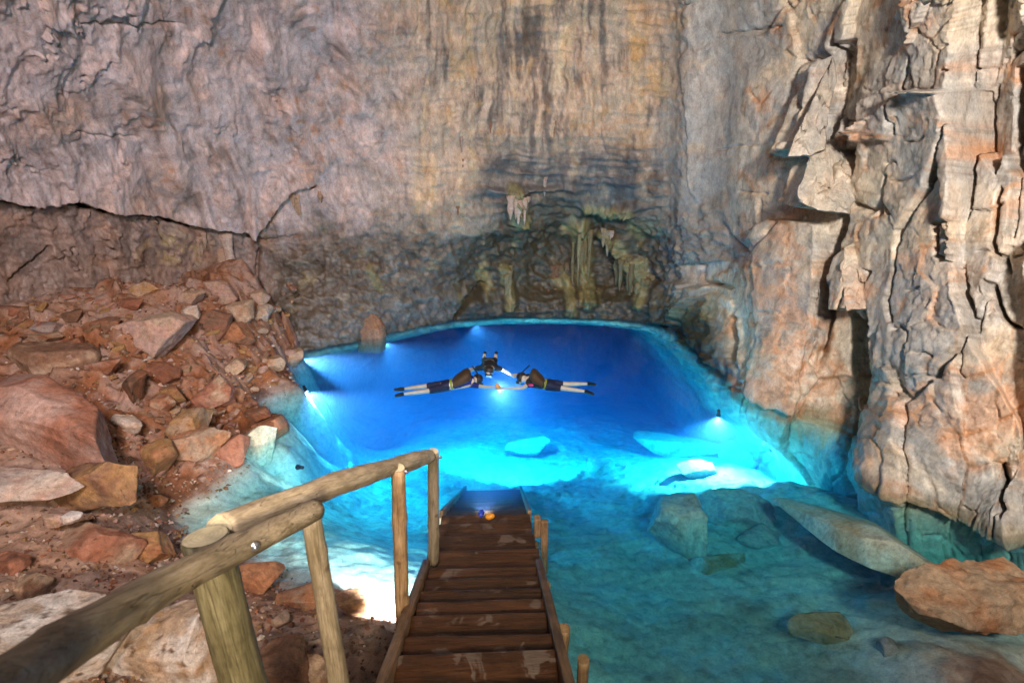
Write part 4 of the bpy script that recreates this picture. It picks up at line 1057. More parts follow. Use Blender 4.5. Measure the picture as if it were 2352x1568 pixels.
rock((1160, 1260, 1002, 1060), 'white', 'pale rounded rock in the middle of the lit slope', 'silt', 0, 0, 0, 1.0, None, sub=4, cuts=4)
rock((1700, 1850, 1195, 1260), 'grey', 'low submerged rock between the ochre stone and the long slab', 'silt', 6, 0, 0, 1.0, None, sub=4, hfac=0.6)
rock((1350, 1420, 1040, 1095), 'silt', 'submerged rock at the left end of the lit shelf', 'grey', 0, 0, 0, 1.0, None, sub=4)
rock((496, 652, 985, 1096), 'lime', 'pale green-lit rock slab dipping into the shallows at the left shore', 'silt', -30, 0, 10, 0.8, 8.45, sub=5, noise=0.08, name='rock_slab', cat='rock slab')
ROCKS += 2
# long slab leaning from the cliff, its near end out of the water
me = rock_mesh('rock_slab', (3.6, 1.15, 0.42), 4001, 6, 7, 'tan', 'silt', noise=0.08)
o = link_mesh('rock_slab', me, M['rock'])
pa = V(atz(1800, 1125, -0.45)); pb = V(atz(2205, 1285, 0.02))
dv = (pb - pa)
o.matrix_world = frame_matrix((pa + pb) / 2 + Vector((0, 0, -0.24)), dv, (0.12, -0.15, 1)); o.scale.x = dv.length / 3.45
tag(o, 'long tan slab lying just under the surface, its near end dry', 'rock slab')
rock((2075, 2420, 1288, 1488), 'tan', 'large tan and orange boulder rising from the water at the lower right', 'orange', 10, 15, 0, 0.8, 5.0, name='boulder', cat='boulder', sub=6, cuts=8, noise=0.24, hfac=0.8)
rock((2025, 2180, 1455, 1590), 'grey', 'dark submerged slab below the lower right boulder', 'brown', 30, 0, 0, 0.9, 4.9, name='rock_slab', cat='rock slab', sub=5, hfac=0.6)
rock((2170, 2420, 1500, 1640), 'dark', 'dark submerged rock filling the bottom right corner', 'brown', 0, 0, 0, 0.9, 5.05, name='boulder', cat='boulder', sub=5)

# ================================================================== stalactites and flowstone: parts of the cave wall
def wall_point(px, py):
    j = int(np.clip(np.searchsorted(us, px), 0, len(us) - 1)); i = int(np.clip(np.searchsorted(vs, py), 0, len(vs) - 1))
    return PW[i, j], N0[i, j]
def drip(name, px, py0, py1, wpx, color, seed, out=0.06, wavy=0.25, color2=None):
    """a hanging dripstone whose root is fixed on the wall at (px, py0)"""
    p, n = wall_point(px, py0)
    t = float(np.linalg.norm(p - CAMP) / np.linalg.norm(ray(px, py0)))
    L = (py1 - py0) / F * t / cp; r0 = wpx / 2 / F * t
    seg, rings = 14, 12
    vs_, fs = [], []
    cols = []
    ang = np.linspace(0, 2 * math.pi, seg, endpoint=False)
    fk = np.repeat(np.linspace(0, 1, rings), seg); aa = np.tile(ang, rings)
    prof = (1 - fk) ** 0.65 * (1 + 0.25 * np.sin(fk * 9 + seed)) + 0.02
    q = np.stack([np.cos(aa) * 1.5 + seed, np.sin(aa) * 1.5, fk * 2.5], -1)
    r_ = r0 * prof * (1 + wavy * fbm(q * 1.4, 3) + 0.12 * np.sin(aa * 5 + seed))
    vs_ = np.stack([np.cos(aa) * r_, np.sin(aa) * r_ * 0.8, -fk * L + np.where(fk == 0, 0.3 * r0, 0)], -1).tolist()
    c0 = RC[color]; c1 = RC[color2] if color2 else c0 * 0.6
    w_ = 0.5 + 0.5 * np.sin(aa * 5 + seed); cols = np.c_[c0 + (c1 - c0) * (w_ * 0.6)[:, None], np.ones(len(aa))]
    for k in range(rings - 1):
        for j in range(seg): fs.append((k * seg + j, (k + 1) * seg + j, (k + 1) * seg + (j + 1) % seg, k * seg + (j + 1) % seg))
    fs.append(tuple(range(seg))); fs.append(tuple((rings - 1) * seg + j for j in reversed(range(seg))))
    me = bpy.data.meshes.new(name); me.from_pydata(vs_, [], fs)
    a_ = me.attributes.new('tint', 'FLOAT_COLOR', 'POINT'); a_.data.foreach_set('color', np.clip(np.array(cols), 0, 1).astype(np.float32).ravel())
    o = link_mesh(name, me, M['rock']); o.parent = wall
    o.location = V(p + n * out)
    return o
rr = random.Random(77)
for px, y0, y1, wpx, c_, c2q, nn_ in [(1182, 430, 500, 52, 'grey', 'tan', 5), (676, 446, 512, 22, 'orange', 'tan', 3), (735, 440, 474, 14, 'tan', 'brown', 2),
                              (460, 538, 588, 24, 'tan', 'grey', 3), (1336, 520, 680, 46, 'olive', 'cream', 6), (1168, 612, 700, 34, 'cream', 'olive', 5),
                              (1440, 585, 668, 60, 'cream', 'olive', 7), (1395, 520, 580, 24, 'cream', 'grey', 3), (1455, 640, 722, 60, 'olive', 'cream', 5), (1290, 600, 660, 40, 'olive', 'dark', 4)]:
    for k in range(nn_):
        f = (k + 0.5) / nn_ - 0.5
        hh = (y1 - y0) * rr.uniform(0.45, 1.0) * (1 - 0.5 * abs(f))
        st_ = y0 + rr.uniform(0, 0.25) * (y1 - y0)
        drip('stalactite', px + f * wpx + rr.uniform(-3, 3), st_, st_ + hh, wpx / nn_ * rr.uniform(1.2, 2.0), c_ if rr.random() < 0.65 else c2q, k + px % 17, -0.02, 0.35, c2q)
for k in range(14):
    px = rr.uniform(960, 1290); y0 = rr.uniform(150, 470); drip('stalactite', px, y0, y0 + rr.uniform(18, 50), rr.uniform(7, 14), rr.choice(('brown', 'grey', 'grey')), k, -0.05, 0.35, 'brown')
for k in range(16):
    px = rr.uniform(1230, 1500); y0 = rr.uniform(640, 690); drip('stalactite', px, y0, y0 + rr.uniform(14, 40), rr.uniform(5, 10), rr.choice(('olive', 'dark', 'cream')), k + 50, -0.02, 0.3, 'dark')
# rounded rust-brown flowstone mound at the waterline, and the pale column under the crack
def blob_part(name, box, t, color, color2, seed, dims=None, cuts=2, noise=0.07, roll=0):
    x0, x1, y0, y1 = box
    w_ = (x1 - x0) / F * t; h_ = (y1 - y0) / F * t
    me = rock_mesh(name, dims or (w_, w_ * 0.8, h_ * 1.05), seed, 5, cuts, color, color2, 0.9, noise)
    o = link_mesh(name, me, M['rock']); o.parent = wall
    o.location = V(at((x0 + x1) / 2, (y0 + y1) / 2, t)); o.rotation_euler = (0, R(roll), 0)
    return o
def flow_mound(px, py0, py1, wpx, t, seed):
    """fluted dome of flowstone growing out of the wall down into the water"""
    H = (py1 - py0) / F * t; rw = wpx / 2 / F * t
    seg, rings = 72, 34
    aa = np.tile(np.linspace(0, 2 * math.pi, seg, endpoint=False), rings); f = np.repeat(np.linspace(0, 1, rings), seg)
    prof = np.minimum(1.0, (f / 0.42) ** 0.55) * (1 - 0.10 * ss(0.75, 1.0, f))
    q = np.stack([np.cos(aa) * 1.2 + seed, np.sin(aa) * 1.2, f * 1.5], -1)
    fl_ = ridged(np.stack([np.cos(aa) * 4, np.sin(aa) * 4, f * 0.8 + seed], -1), 3, 0.6)
    r_ = rw * prof * (1 + 0.28 * fbm(q, 3, 0.55) + 0.10 * fl_ * ss(0.2, 0.7, f))
    co = np.stack([np.cos(aa) * r_, np.sin(aa) * r_ * 0.75, -f * H + 0.06 * fbm(q * 2, 2, 0.5, 9)], -1)
    fs = [(k * seg + a_, (k + 1) * seg + a_, (k + 1) * seg + (a_ + 1) % seg, k * seg + (a_ + 1) % seg) for k in range(rings - 1) for a_ in range(seg)]
    me = bpy.data.meshes.new('flowstone'); me.from_pydata(co.tolist(), [], fs)
    m_ = ss(-0.2, 0.4, fbm(q * 2.2, 4, 0.6, 4.0)); cc = RC['brown'] + (RC['orange'] * 0.8 - RC['brown']) * m_[:, None]
    cc = cc + (RC['tan'] * 0.7 - cc) * (ss(0.1, 0.5, fl_) * ss(0.3, 0.8, f) * 0.5)[:, None]
    a_ = me.attributes.new('tint', 'FLOAT_COLOR', 'POINT'); a_.data.foreach_set('color', np.c_[cc, np.ones(len(cc))].astype(np.float32).ravel())
    o = link_mesh('flowstone', me, M['rock'], wall); o.location = V(at(px, py0, t)) + Vector((0, 0.1, 0))
    return o
flow_mound(842, 712, 812, 66, wl(842, 784) + 0.1, 3)

drip('rock_column', 522, 545, 668, 34, 'pale', 3, -0.05, 0.5, 'pink'); drip('rock_column', 508, 575, 660, 22, 'tan', 5, -0.04, 0.5, 'pink')
# fractured blocks standing out of the right cliff: each an angular prism traced from its outline, with real depth
def prism_block(outline, t_front, depth, color, color2, seed, lean=0.0, inner=0.9):
    pts = np.asarray(outline, float)
    pc = pts.mean(0)
    bm = bmesh.new()
    # resample the outline
    P2 = []
    for k in range(len(pts)):
        a_, b_ = pts[k], pts[(k + 1) % len(pts)]
        n_ = max(2, int(np.hypot(*(b_ - a_)) / 7))
        for j in range(n_): P2.append(a_ + (b_ - a_) * j / n_)
    P2 = np.array(P2); n = len(P2)
    jag = fbm(np.c_[P2 / 30.0, np.full(n, seed)], 3, 0.6); nrm_ = (P2 - pc) / (np.linalg.norm(P2 - pc, axis=1, keepdims=True) + 1e-6)
    P2 = P2 + nrm_ * (jag * 7)[:, None]
    layers = [(0.0, 0.0, 2), (0.0, 0.30, 1), (0.0, 0.62, 1), (0.0, 0.90, 1), (0.035, 0.995, 1), (0.10, 1.0, 0), (0.18, 1.0, 0), (0.27, 1.0, 0), (0.36, 1.0, 0), (0.46, 1.0, 0), (0.57, 1.0, 0), (0.70, 1.0, 0), (0.85, 1.0, 0)]
    rows_ = []
    for (ins, f, _) in layers:
        Q = pc + (P2 - pc) * (1 - ins)
        tt = t_front + depth * (1 - f) + lean * (Q[:, 1] - pc[1]) / 100.0
        w3 = at(Q[:, 0], Q[:, 1], tt)
        fa_, fb_, fc_, fdx, fdy, fe = facets(Q[:, 0] / 34 + seed, Q[:, 1] / 60 + seed, seed)
        w3 = w3 - ray(Q[:, 0], Q[:, 1]) * (f * ((fa_ - 0.5) * 0.10 + (fb_ - 0.5) * 0.22 * fdx + (fc_ - 0.5) * 0.14 * fdy))[:, None]
        w3 = w3 + (fbm(w3 * 3.0, 4, 0.6, seed) * 0.06)[:, None] * np.array([0.3, -1.0, 0.2])
        rows_.append(w3)
    cen = at(pc[0], pc[1], t_front)
    vsx = np.concatenate(rows_ + [cen[None]])
    org = vsx.mean(0)
    fs = []
    for k in range(len(layers) - 1):
        for j in range(n):
            j2 = (j + 1) % n; fs.append((k * n + j, (k + 1) * n + j, (k + 1) * n + j2, k * n + j2))
    kk = (len(layers) - 1) * n
    for j in range(n): fs.append((kk + j, len(vsx) - 1, kk + (j + 1) % n))
    bm.free()
    me = bpy.data.meshes.new('rock_block'); me.from_pydata((vsx - org).tolist(), [], fs)
    f = ss(-0.2, 0.3, fbm(vsx * 1.6, 4, 0.6, seed * 1.7)); cc = RC[color] + (RC[color2] - RC[color]) * f[:, None]
    a_ = me.attributes.new('tint', 'FLOAT_COLOR', 'POINT'); a_.data.foreach_set('color', np.c_[cc, np.ones(len(cc))].astype(np.float32).ravel())
    o = link_mesh('rock_block', me, M['wall'], wall); o.location = V(org)
    md = o.data; md.polygons.foreach_set('use_smooth', np.zeros(len(md.polygons), bool))
    bmx = bmesh.new(); bmx.from_mesh(me); bmesh.ops.recalc_face_normals(bmx, faces=bmx.faces[:]); bmx.to_mesh(me); bmx.free()
    return o
RC['cliff'] = C(.54, .475, .39); RC['cliffg'] = C(.42, .39, .35); RC['cliffp'] = C(.52, .38, .29)
prism_block([(1868, 332), (1905, 322), (1962, 392), (1966, 452), (1948, 490), (1880, 484), (1832, 464), (1830, 440)], 8.25, 1.1, 'cliff', 'cliffg', 11, -0.25)
prism_block([(1914, 128), (1922, 180), (1900, 270), (1896, 345), (1858, 360), (1808, 362), (1824, 318), (1862, 240)], 8.3, 1.0, 'cliff', 'cliffg', 13, -0.10)
prism_block([(1975, 560), (1996, 590), (2018, 690), (2008, 712), (1946, 714), (1930, 640), (1932, 600)], 8.15, 0.9, 'cliffp', 'cliff', 17, -0.2)
# ================================================================== underwater lamps: housing, lens and the light itself
mm = NT('lamp_housing'); M['housing'] = mm.base((0.02, 0.02, 0.025), 0.4)
mm = NT('orange_plastic'); M['oplastic'] = mm.base((0.75, 0.28, 0.02), 0.4)
mm = NT('blue_plastic'); M['bplastic'] = mm.base((0.03, 0.06, 0.45), 0.4)
mm = NT('lit_lens'); mm.base((1, 1, 1), 0.3); mm.b.inputs['Emission Color'].default_value = (0.93, 0.95, 1, 1); mm.b.inputs['Emission Strength'].default_value = 30.0
M['lens'] = mm.m
UW = (0.88, 0.92, 1.0)
def lamp(name, p, target, energy, size, blend, label, group=None, mat='housing', r=0.045, L=0.14, color=UW, cat='lamp'):
    p = Vector(p); d = (Vector(target) - p).normalized()
    root = thing(name, p, label, cat, group)
    q = Matrix.Translation(p) @ d.to_track_quat('Z', 'Y').to_matrix().to_4x4()
    bm = bmesh.new()
    prof = [(0.0, -L), (r * 0.6, -L), (r * 0.62, -L * 0.35), (r * 0.95, -L * 0.2), (r, 0.0), (r * 0.9, 0.006), (r * 0.86, -0.004)]
    bmesh.ops.create_circle(bm, segments=4, radius=0.0001)
    bm.clear()
    rings = []
    for (rad, z) in prof:
        rings.append([bm.verts.new((math.cos(a_) * max(rad, 1e-4), math.sin(a_) * max(rad, 1e-4), z)) for a_ in np.linspace(0, 2 * math.pi, 16, endpoint=False)])
    for k in range(len(rings) - 1):
        for j in range(16): bm.faces.new((rings[k][j], rings[k][(j + 1) % 16], rings[k + 1][(j + 1) % 16], rings[k + 1][j]))
    me = bpy.data.meshes.new('housing'); bm.to_mesh(me); bm.free()
    child('housing', me, M[mat], root, q)
    bm = bmesh.new(); bmesh.ops.create_circle(bm, cap_ends=True, segments=16, radius=r * 0.85)
    me = bpy.data.meshes.new('lens'); bm.to_mesh(me); bm.free()
    child('lens', me, M['lens'], root, q, False)
    d_ = bpy.data.lights.new('beam', 'SPOT'); d_.energy = energy; d_.color = color; d_.spot_size = R(size); d_.spot_blend = blend; d_.shadow_soft_size = 0.03
    lo = bpy.data.objects.new('beam', d_); COL.objects.link(lo); lo.parent = root
    lo.matrix_basis = Matrix.Translation(d * 0.03) @ d.to_track_quat('-Z', 'Y').to_matrix().to_4x4()
    return root
def Z(px, py, z): return V(atz(px, py, z))
lamp('underwater_lamp', Z(694, 826, -0.12), (4.0, 11.4, -2.4), 2300, 60, 0.5, 'upper of the two bright lamps at the left shore, beaming to the right')
lamp('underwater_lamp', Z(704, 899, -0.22), (-2.6, 8.6, -3.0), 1500, 140, 0.5, 'lower of the two bright lamps at the left shore')
lamp('underwater_lamp', Z(1650, 955, -0.45), (4.3, 9.3, -2.4), 2000, 120, 0.35, 'small dark lamp hanging in the water by the right wall')
lamp('underwater_lamp', Z(1552, 772, -0.25), (0.8, 11.5, -4.5), 600, 130, 0.5, 'bright lamp at the far right edge of the pool')
lamp('underwater_lamp', Z(1090, 745, -0.4), (0.8, 11, -5), 260, 120, 0.5, 'small lamp at the far end of the pool')
lamp('underwater_lamp', Z(884, 786, -0.35), (0.5, 11, -4.5), 300, 110, 0.5, 'small lamp by the rust-brown flowstone at the back left')
lamp('underwater_lamp', tuple(atz(926, 1386, 0.34)), (-1.75, 5.3, -0.65), 800, 88, 0.5, 'white lamp under the stairs lighting the shallows on the left')
t_ = lamp('dive_torch', (stair_x(5.45) - 0.05, 5.47, 0.085), (-0.3, 9.0, -1.2), 500, 46, 0.6, 'blue torch shining forward on the last dry step', None, 'bplastic', 0.04, 0.12, cat='torch')
lamp('underwater_lamp', Z(684, 1072, -0.25), Z(570, 1060, -0.7), 14, 150, 0.6, 'small dark lamp lighting the pale green slab at the left shore')
# orange float clipped to the torch on the step
fl = thing('torch_float', (stair_x(5.45) + 0.06, 5.40, 0.075), 'small orange float lying beside the blue torch on the step', 'float')
bm = bmesh.new(); bmesh.ops.create_uvsphere(bm, u_segments=16, v_segments=10, radius=0.05)
for v_ in bm.verts: v_.co = Vector((v_.co.x * 1.25, v_.co.y * 0.8, v_.co.z * 0.8 + (0.01 if v_.co.x > 0 else 0)))
me = bpy.data.meshes.new('body'); bm.to_mesh(me); bm.free(); child('body', me, M['oplastic'], fl, Matrix.Translation(fl.location))
bm = bmesh.new(); bmesh.ops.create_cone(bm, segments=8, radius1=0.008, radius2=0.008, depth=0.09, matrix=Matrix.Rotation(R(90), 4, 'Y') @ Matrix.Translation((0, 0, -0.07)))
me = bpy.data.meshes.new('cord'); bm.to_mesh(me); bm.free(); child('cord', me, M['housing'], fl, Matrix.Translation(fl.location))
lamp('dive_torch', Z(1144, 889, -0.06), (0.35, 13.0, -3.2), 3400, 100, 0.22, 'orange torch held in the clasped hands of the two near swimmers', None, 'oplastic', 0.05, 0.14, cat='torch')

# ================================================================== swimmers
def fabric(name, c, rough=0.7):
    m = NT(name); n = m.noise(60, 3, 0.6, m.coords())
    return m.base(m.mix(1.0, c, m.ramp(n, [(0.3, 0.75), (0.7, 1.2)]), 'MULTIPLY'), rough, m.bump(m.noise(14, 3, 0.5, m.coords()), 0.3, 0.01), 0.3)
def skin_mat(name, c):
    m = NT(name); n = m.noise(9, 4, 0.6, m.coords())
    m.base(m.mix(1.0, c, m.ramp(n, [(0.3, 0.85), (0.7, 1.1)]), 'MULTIPLY'), 0.45, None, 0.5)
    return m.m
M['skin'] = skin_mat('skin', C(.60, .42, .32)); M['skin2'] = skin_mat('skin_light', C(.52, .42, .33))
M['vest'] = fabric('brown_vest', C(.055, .03, .012)); M['belt'] = fabric('lime_belt', C(.20, .26, .03)); M['navy'] = fabric('navy_cloth', C(.008, .012, .04)); M['black'] = fabric('black_cloth', C(.012, .012, .016))
M['blue'] = fabric('blue_shirt', C(.008, .015, .13)); M['pinkc'] = fabric('pink_strap', C(.65, .04, .20)); M['hair'] = fabric('dark_hair', C(.02, .012, .008), 0.5); M['rubber'] = fabric('black_rubber', C(.01, .01, .012), 0.45)
mm = NT('mask_glass'); M['glass'] = mm.base((0.55, 0.65, 0.70), 0.05, None, 0.8)
def skin(name, verts, edges, radii, mat, parent, root=0, sub=2, flat=1.0):
    base = parent.matrix_basis.translation if parent.parent is None else parent.parent.matrix_basis.translation
    me = bpy.data.meshes.new(name)
    me.from_pydata([tuple(Vector(v_) - base) for v_ in verts], edges, [])
    o = bpy.data.objects.new(name, me); COL.objects.link(o)
    md = o.modifiers.new('skin', 'SKIN')
    if not me.skin_vertices:
        bpy.context.view_layer.update()
    sv = me.skin_vertices[0].data if me.skin_vertices else None
    if sv is None:
        bpy.context.view_layer.objects.active = o; bpy.ops.mesh.customdata_skin_add(); sv = me.skin_vertices[0].data
    for k, r_ in enumerate(radii):
        rx_, ry_ = (r_ if isinstance(r_, tuple) else (r_, r_)); sv[k].radius = (rx_, ry_); sv[k].use_root = (k == root)
    md.use_smooth_shade = True
    s_ = o.modifiers.new('subdivision', 'SUBSURF'); s_.levels = sub; s_.render_levels = sub
    # bake the grown surface into plain mesh data
    dg = bpy.context.evaluated_depsgraph_get()
    me2 = bpy.data.meshes.new_from_object(o.evaluated_get(dg))
    o.modifiers.clear(); o.data = me2; bpy.data.meshes.remove(me)
    me2.name = name; me2.materials.clear(); me2.materials.append(mat)
    me2.polygons.foreach_set('use_smooth', np.ones(len(me2.polygons), bool))
    o.parent = parent
    return o
def lp(a_, b_, f): return Vector(a_).lerp(Vector(b_), f)
def hand(vs_, es, rs, wrist_i, palm, tip_dir, side):
    """palm and five bent fingers rooted in the palm"""
    d = Vector(tip_dir).normalized(); s_ = Vector(side).normalized(); n_ = d.cross(s_).normalized()
    i_p = len(vs_); vs_.append(Vector(palm)); rs.append((0.036, 0.018)); es.append((wrist_i, i_p))
    i_k = len(vs_); vs_.append(Vector(palm) + d * 0.045); rs.append((0.038, 0.016)); es.append((i_p, i_k))
    for k, (o_, L_) in enumerate(((-0.030, 0.065), (-0.010, 0.078), (0.011, 0.072), (0.030, 0.055))):
        a_ = Vector(palm) + d * 0.075 + s_ * o_; b_ = a_ + d * L_ * 0.55 - n_ * 0.012
        i = len(vs_); vs_ += [a_, b_]; rs += [0.0095, 0.008]; es += [(i_k, i), (i, i + 1)]
    a_ = Vector(palm) + s_ * 0.045 + d * 0.03; b_ = a_ + d * 0.04 + s_ * 0.012
    i = len(vs_); vs_ += [a_, b_]; rs += [0.011, 0.009]; es += [(i_p, i), (i, i + 1)]
def swimmer(J, label, shirt, shorts, vest, hair, skinm, belt, shoe, snorkel_pts, pose):
    """J: named joints in world space"""
    J = {k: Vector(v_) for k, v_ in J.items()}
    root = thing('person', (J['hip'].x, J['hip'].y, J['hip'].z), label, 'person', None)
    fwd = (J['head'] - J['neck']).normalized(); ax = (J['chest'] - J['hip']).normalized()
    left = Vector((0, 0, 1)).cross(ax).normalized(); upv = ax.cross(left)
    vs_, es, rs = [], [], []
    def add(p, r_, link=None):
        vs_.append(Vector(p)); rs.append(r_)
        if link is not None: es.append((link, len(vs_) - 1))
        return len(vs_) - 1
    hip = add(J['hip'], (0.145, 0.105)); waist = add(lp(J['hip'], J['chest'], 0.5), (0.13, 0.10), hip)
    chest = add(J['chest'], (0.155, 0.115), waist); neck = add(J['neck'], (0.06, 0.06), chest)
    hb = add(J['neck'] + (J['head'] - J['neck']) * 0.55, (0.075, 0.085), neck); hd = add(J['head'], (0.092, 0.105), hb); ht = add(J['head'] + fwd * 0.085, (0.07, 0.08), hd)
    down = pose['face']
    nose = add(J['head'] + Vector(down) * 0.125 - fwd * 0.015, 0.016, hd); chin = add(J['head'] + Vector(down) * 0.07 - fwd * 0.10, 0.035, hb)
    for s in ('l', 'r'):
        sh_ = add(J['sh_' + s], 0.058, chest); el = add(J['el_' + s], 0.043, sh_); up_ = None
        fa_ = add(lp(J['el_' + s], J['wr_' + s], 0.35), 0.040, el); wr = add(J['wr_' + s], 0.026, fa_)
        dd = (J['wr_' + s] - J['el_' + s]).normalized(); sd = Vector((0, 0, 1)).cross(dd)
        hand(vs_, es, rs, wr, J['wr_' + s] + dd * 0.055, dd, sd)
    for s in ('l', 'r'):
        th = add(J['th_' + s], 0.088, hip); kn = add(J['kn_' + s], 0.050, th); cf = add(lp(J['kn_' + s], J['an_' + s], 0.35), 0.050, kn); an = add(J['an_' + s], 0.030, cf); to = add(J['to_' + s], (0.036, 0.026), an)
    body = skin('body', vs_, es, rs, skinm, root, 0, 2)
    def cloth(name, seq, mat, branches=()):
        v2, e2, r2 = [], [], []
        for ch in (seq,) + tuple(branches):
            prev = None
            for key, p, r_ in ch:
                if key in cloth.ids: i = cloth.ids[key]
                else:
                    i = len(v2); v2.append(Vector(p)); r2.append(r_); cloth.ids[key] = i
                if prev is not None: e2.append((prev, i))
                prev = i
        return skin(name, v2, e2, r2, mat, root, 0, 2)
    def legs_chain(s, f): return [('hip', J['hip'], (0.155, 0.118)), ('t' + s, J['th_' + s], 0.098), ('m' + s, lp(J['th_' + s], J['kn_' + s], 0.5), 0.082), ('k' + s, lp(J['th_' + s], J['kn_' + s], f), 0.068)]
    cloth.ids = {}
    cloth('shorts', [('hip', J['hip'], (0.155, 0.118)), ('w', lp(J['hip'], J['chest'], 0.4), (0.142, 0.112))], shorts, [legs_chain('l', pose['short']), legs_chain('r', pose['short'])])
    cloth.ids = {}
    def arm_chain(s, f): return [('c', J['chest'], (0.172, 0.128)), ('s' + s, J['sh_' + s], 0.074), ('e' + s, lp(J['sh_' + s], J['el_' + s], f), 0.056)]
    cloth('shirt', [('c', J['chest'], (0.172, 0.128)), ('w', lp(J['hip'], J['chest'], 0.45), (0.146, 0.116)), ('w0', lp(J['hip'], J['chest'], 0.25), (0.146, 0.114))], shirt, [arm_chain('l', pose['sleeve']), arm_chain('r', pose['sleeve']), [('c', J['chest'], 0), ('n', lp(J['chest'], J['neck'], 0.75), (0.09, 0.09))]])
    if vest:   # buoyancy vest: a thick padded panel on the back with shoulder ends and a belt
        bm = bmesh.new(); prev = None
        for f, wd, lo, hi in ((0.36, 0.15, -0.02, 0.085), (0.48, 0.19, -0.02, 0.13), (0.75, 0.20, 0.0, 0.19), (1.0, 0.20, 0.02, 0.245), (1.16, 0.18, 0.05, 0.25), (1.26, 0.12, 0.08, 0.21)):
            c_ = J['hip'] + (J['chest'] - J['hip']) * f
            ring = []
            for a_ in np.linspace(0, 2 * math.pi, 20, endpoint=False):
                x_ = math.copysign(abs(math.cos(a_)) ** 0.55, math.cos(a_)) * wd; y_ = math.copysign(abs(math.sin(a_)) ** 0.55, math.sin(a_))
                ring.append(bm.verts.new(c_ + left * x_ + upv * ((hi + lo) / 2 + y_ * (hi - lo) / 2)))
            if prev:
                for j in range(20): bm.faces.new((prev[j], prev[(j + 1) % 20], ring[(j + 1) % 20], ring[j]))
            else: bm.faces.new(list(reversed(ring)))
            prev = ring
        bm.faces.new(prev)
        bmesh.ops.recalc_face_normals(bm, faces=bm.faces[:])
        for v__ in bm.verts: v__.co -= root.location
        me = bpy.data.meshes.new('vest'); bm.to_mesh(me); bm.free()
        child('vest', me, vest, root, Matrix.Translation(root.location))
    if belt:
        cloth.ids = {}
        cloth('belt', [('a', lp(J['hip'], J['chest'], 0.18) + upv * 0.01, (0.172, 0.132)), ('b', lp(J['hip'], J['chest'], 0.38) + upv * 0.015, (0.176, 0.138))], belt)
    # hair, mask, snorkel, shoes
    cloth.ids = {}
    cloth('hair', [('a', J['head'] - Vector(down) * 0.03 - fwd * 0.09, (0.10, 0.10)), ('m', J['head'] - Vector(down) * 0.03, (0.135, 0.125)), ('b', J['head'] - Vector(down) * 0.02 + fwd * 0.09, (0.12, 0.115))], hair)
    side = fwd.cross(Vector(down)).normalized()
    mw = Matrix.Translation(J['head'] + Vector(down) * 0.095 + fwd * 0.02) @ Matrix((side, fwd, Vector(down))).transposed().to_4x4()
    bm = bmesh.new(); bmesh.ops.create_cube(bm, size=1.0)
    for q in bm.verts: q.co = Vector((q.co.x * (0.17 if q.co.z < 0 else 0.15), q.co.y * 0.085, q.co.z * 0.075))
    bmesh.ops.bevel(bm, geom=bm.edges[:], offset=0.02, segments=3, affect='EDGES')
    me = bpy.data.meshes.new('mask'); bm.to_mesh(me); bm.free(); mk = child('mask', me, M['rubber'], root, mw)
    bm = bmesh.new(); bmesh.ops.create_cube(bm, size=1.0)
    for q in bm.verts: q.co = Vector((q.co.x * 0.12, q.co.y * 0.055, q.co.z * 0.008 + 0.038))
    me = bpy.data.meshes.new('lens'); bm.to_mesh(me); bm.free(); child('lens', me, M['glass'], mk, mw, False)
    pole('snorkel', snorkel_pts(J, fwd, Vector(down), side), (0.013, 0.013, 0.013, 0.015), M['rubber'], root, 5, 10, 0.02, False, lump=0.0)
    for s in ('l', 'r'):
        cloth.ids = {}
        cloth('shoe', [('a', lp(J['an_' + s], J['kn_' + s], 0.08), (0.045, 0.042)), ('h', J['an_' + s], (0.046, 0.044)), ('m', lp(J['an_' + s], J['to_' + s], 0.6), (0.046, 0.036)), ('b', J['to_' + s] + (J['to_' + s] - J['an_' + s]) * 0.12, (0.034, 0.022))], shoe)
    return root
def W(px, py, z): return atz(px, py, z - 0.065)
snk = lambda J, f, d, s: [J['head'] + d * 0.10 + s * 0.03 - f * 0.06, J['head'] + d * 0.05 + s * 0.115, J['head'] - d * 0.10 + s * 0.125, J['head'] - d * 0.32 + s * 0.10 - f * 0.12]
# near left swimmer, stretched out to the left, hand to the right
JL = dict(hip=W(1024, 886, 0.02), chest=W(1072, 876, 0.10), neck=W(1088, 872, 0.08), head=W(1098, 873, 0.04),
          sh_r=W(1080, 882, 0.02), el_r=W(1108, 888, -0.01), wr_r=W(1136, 889, 0.0), sh_l=W(1078, 868, 0.10), el_l=W(1064, 861, 0.10), wr_l=W(1078, 850, 0.10),
          th_l=W(1018, 883, 0.02), kn_l=W(975, 887, 0.02), an_l=W(926, 893, 0.0), to_l=W(906, 895, 0.02), th_r=W(1018, 890, 0.0), kn_r=W(980, 898, 0.02), an_r=W(924, 905, 0.0), to_r=W(908, 909, 0.02))
dn = Vector((0.25, -0.1, -0.95)).normalized()
L_ = swimmer(JL, 'swimmer in brown vest and lime belt, legs stretched to the left', M['blue'], M['navy'], M['vest'], M['hair'], M['skin2'], M['belt'], M['rubber'], lambda J, f, d, s: [J['head'] + d * 0.09 - s * 0.04, J['head'] + d * 0.02 - s * 0.11, J['head'] - d * 0.10 - s * 0.12 - f * 0.03, J['head'] - d * 0.30 - s * 0.11 - f * 0.14], dict(face=tuple(dn), short=0.95, sleeve=0.85))
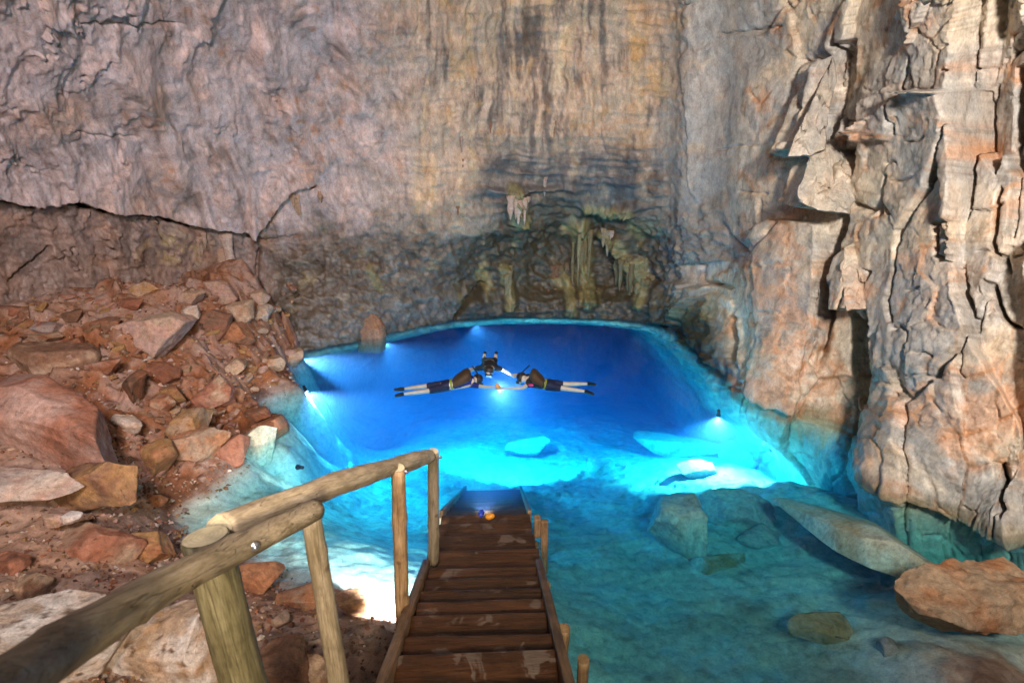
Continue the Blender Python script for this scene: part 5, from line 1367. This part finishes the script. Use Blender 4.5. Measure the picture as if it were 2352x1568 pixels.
JR = dict(hip=W(1262, 885, 0.02), chest=W(1224, 876, 0.10), neck=W(1208, 870, 0.09), head=W(1197, 869, 0.06),
          sh_l=W(1214, 882, 0.02), el_l=W(1200, 891, 0.0), wr_l=W(1166, 892, 0.0), sh_r=W(1214, 866, 0.10), el_r=W(1204, 861, 0.08), wr_r=W(1192, 860, 0.06),
          th_r=W(1270, 881, 0.02), kn_r=W(1300, 882, 0.02), an_r=W(1352, 881, 0.0), to_r=W(1368, 883, 0.03), th_l=W(1268, 888, 0.0), kn_l=W(1296, 892, 0.02), an_l=W(1346, 899, 0.0), to_l=W(1362, 905, 0.04))
dn2 = Vector((-0.35, -0.15, -0.92)).normalized()
R_ = swimmer(JR, 'swimmer in dark shorts with pink strap, legs stretched to the right', M['black'], M['navy'], M['vest'], M['hair'], M['skin2'], M['belt'], M['rubber'], lambda J, f, d, s: [J['head'] + d * 0.09 + s * 0.04, J['head'] + d * 0.02 + s * 0.11, J['head'] - d * 0.10 + s * 0.12 - f * 0.05, J['head'] - d * 0.30 + s * 0.11 - f * 0.20], dict(face=tuple(dn2), short=0.9, sleeve=0.6))
pa_, pb_ = V(W(1214, 884, 0.03)), V(W(1232, 883, 0.03))
pole('strap', [pa_ - Vector((0, 0.02, 0)), (pa_ + pb_) / 2 + Vector((0, -0.04, 0.01)), pb_], (0.025, 0.03, 0.025), M['pinkc'], R_, 8, 10, 0.02, False)
JF = dict(hip=W(1124, 832, 0.05), chest=W(1124, 841, 0.14), neck=W(1123.5, 847, 0.12), head=W(1123, 851, 0.08),
          sh_l=W(1140, 845, 0.08), el_l=W(1156, 849, 0.02), wr_l=W(1174, 860, 0.02), sh_r=W(1108, 844, 0.08), el_r=W(1088, 847, 0.02), wr_r=W(1068, 857, 0.04),
          th_l=W(1134, 830, 0.04), kn_l=W(1138, 824, 0.06), an_l=W(1139, 812, 0.14), to_l=W(1141, 809, 0.20), th_r=W(1114, 830, 0.04), kn_r=W(1112, 824, 0.06), an_r=W(1113, 812, 0.14), to_r=W(1115, 808, 0.20))
dn3 = Vector((0.0, -0.75, -0.66)).normalized()
swimmer(JF, 'far swimmer in black facing the viewer, arms spread to both companions', M['black'], M['black'], None, M['hair'], M['skin2'], None, M['rubber'], lambda J, f, d, s: [J['head'] + d * 0.09 + s * 0.04, J['head'] + d * 0.02 + s * 0.11, J['head'] - d * 0.10 + s * 0.12 - f * 0.05, J['head'] - d * 0.22 + s * 0.11 - f * 0.12], dict(face=tuple(dn3), short=0.9, sleeve=0.9))
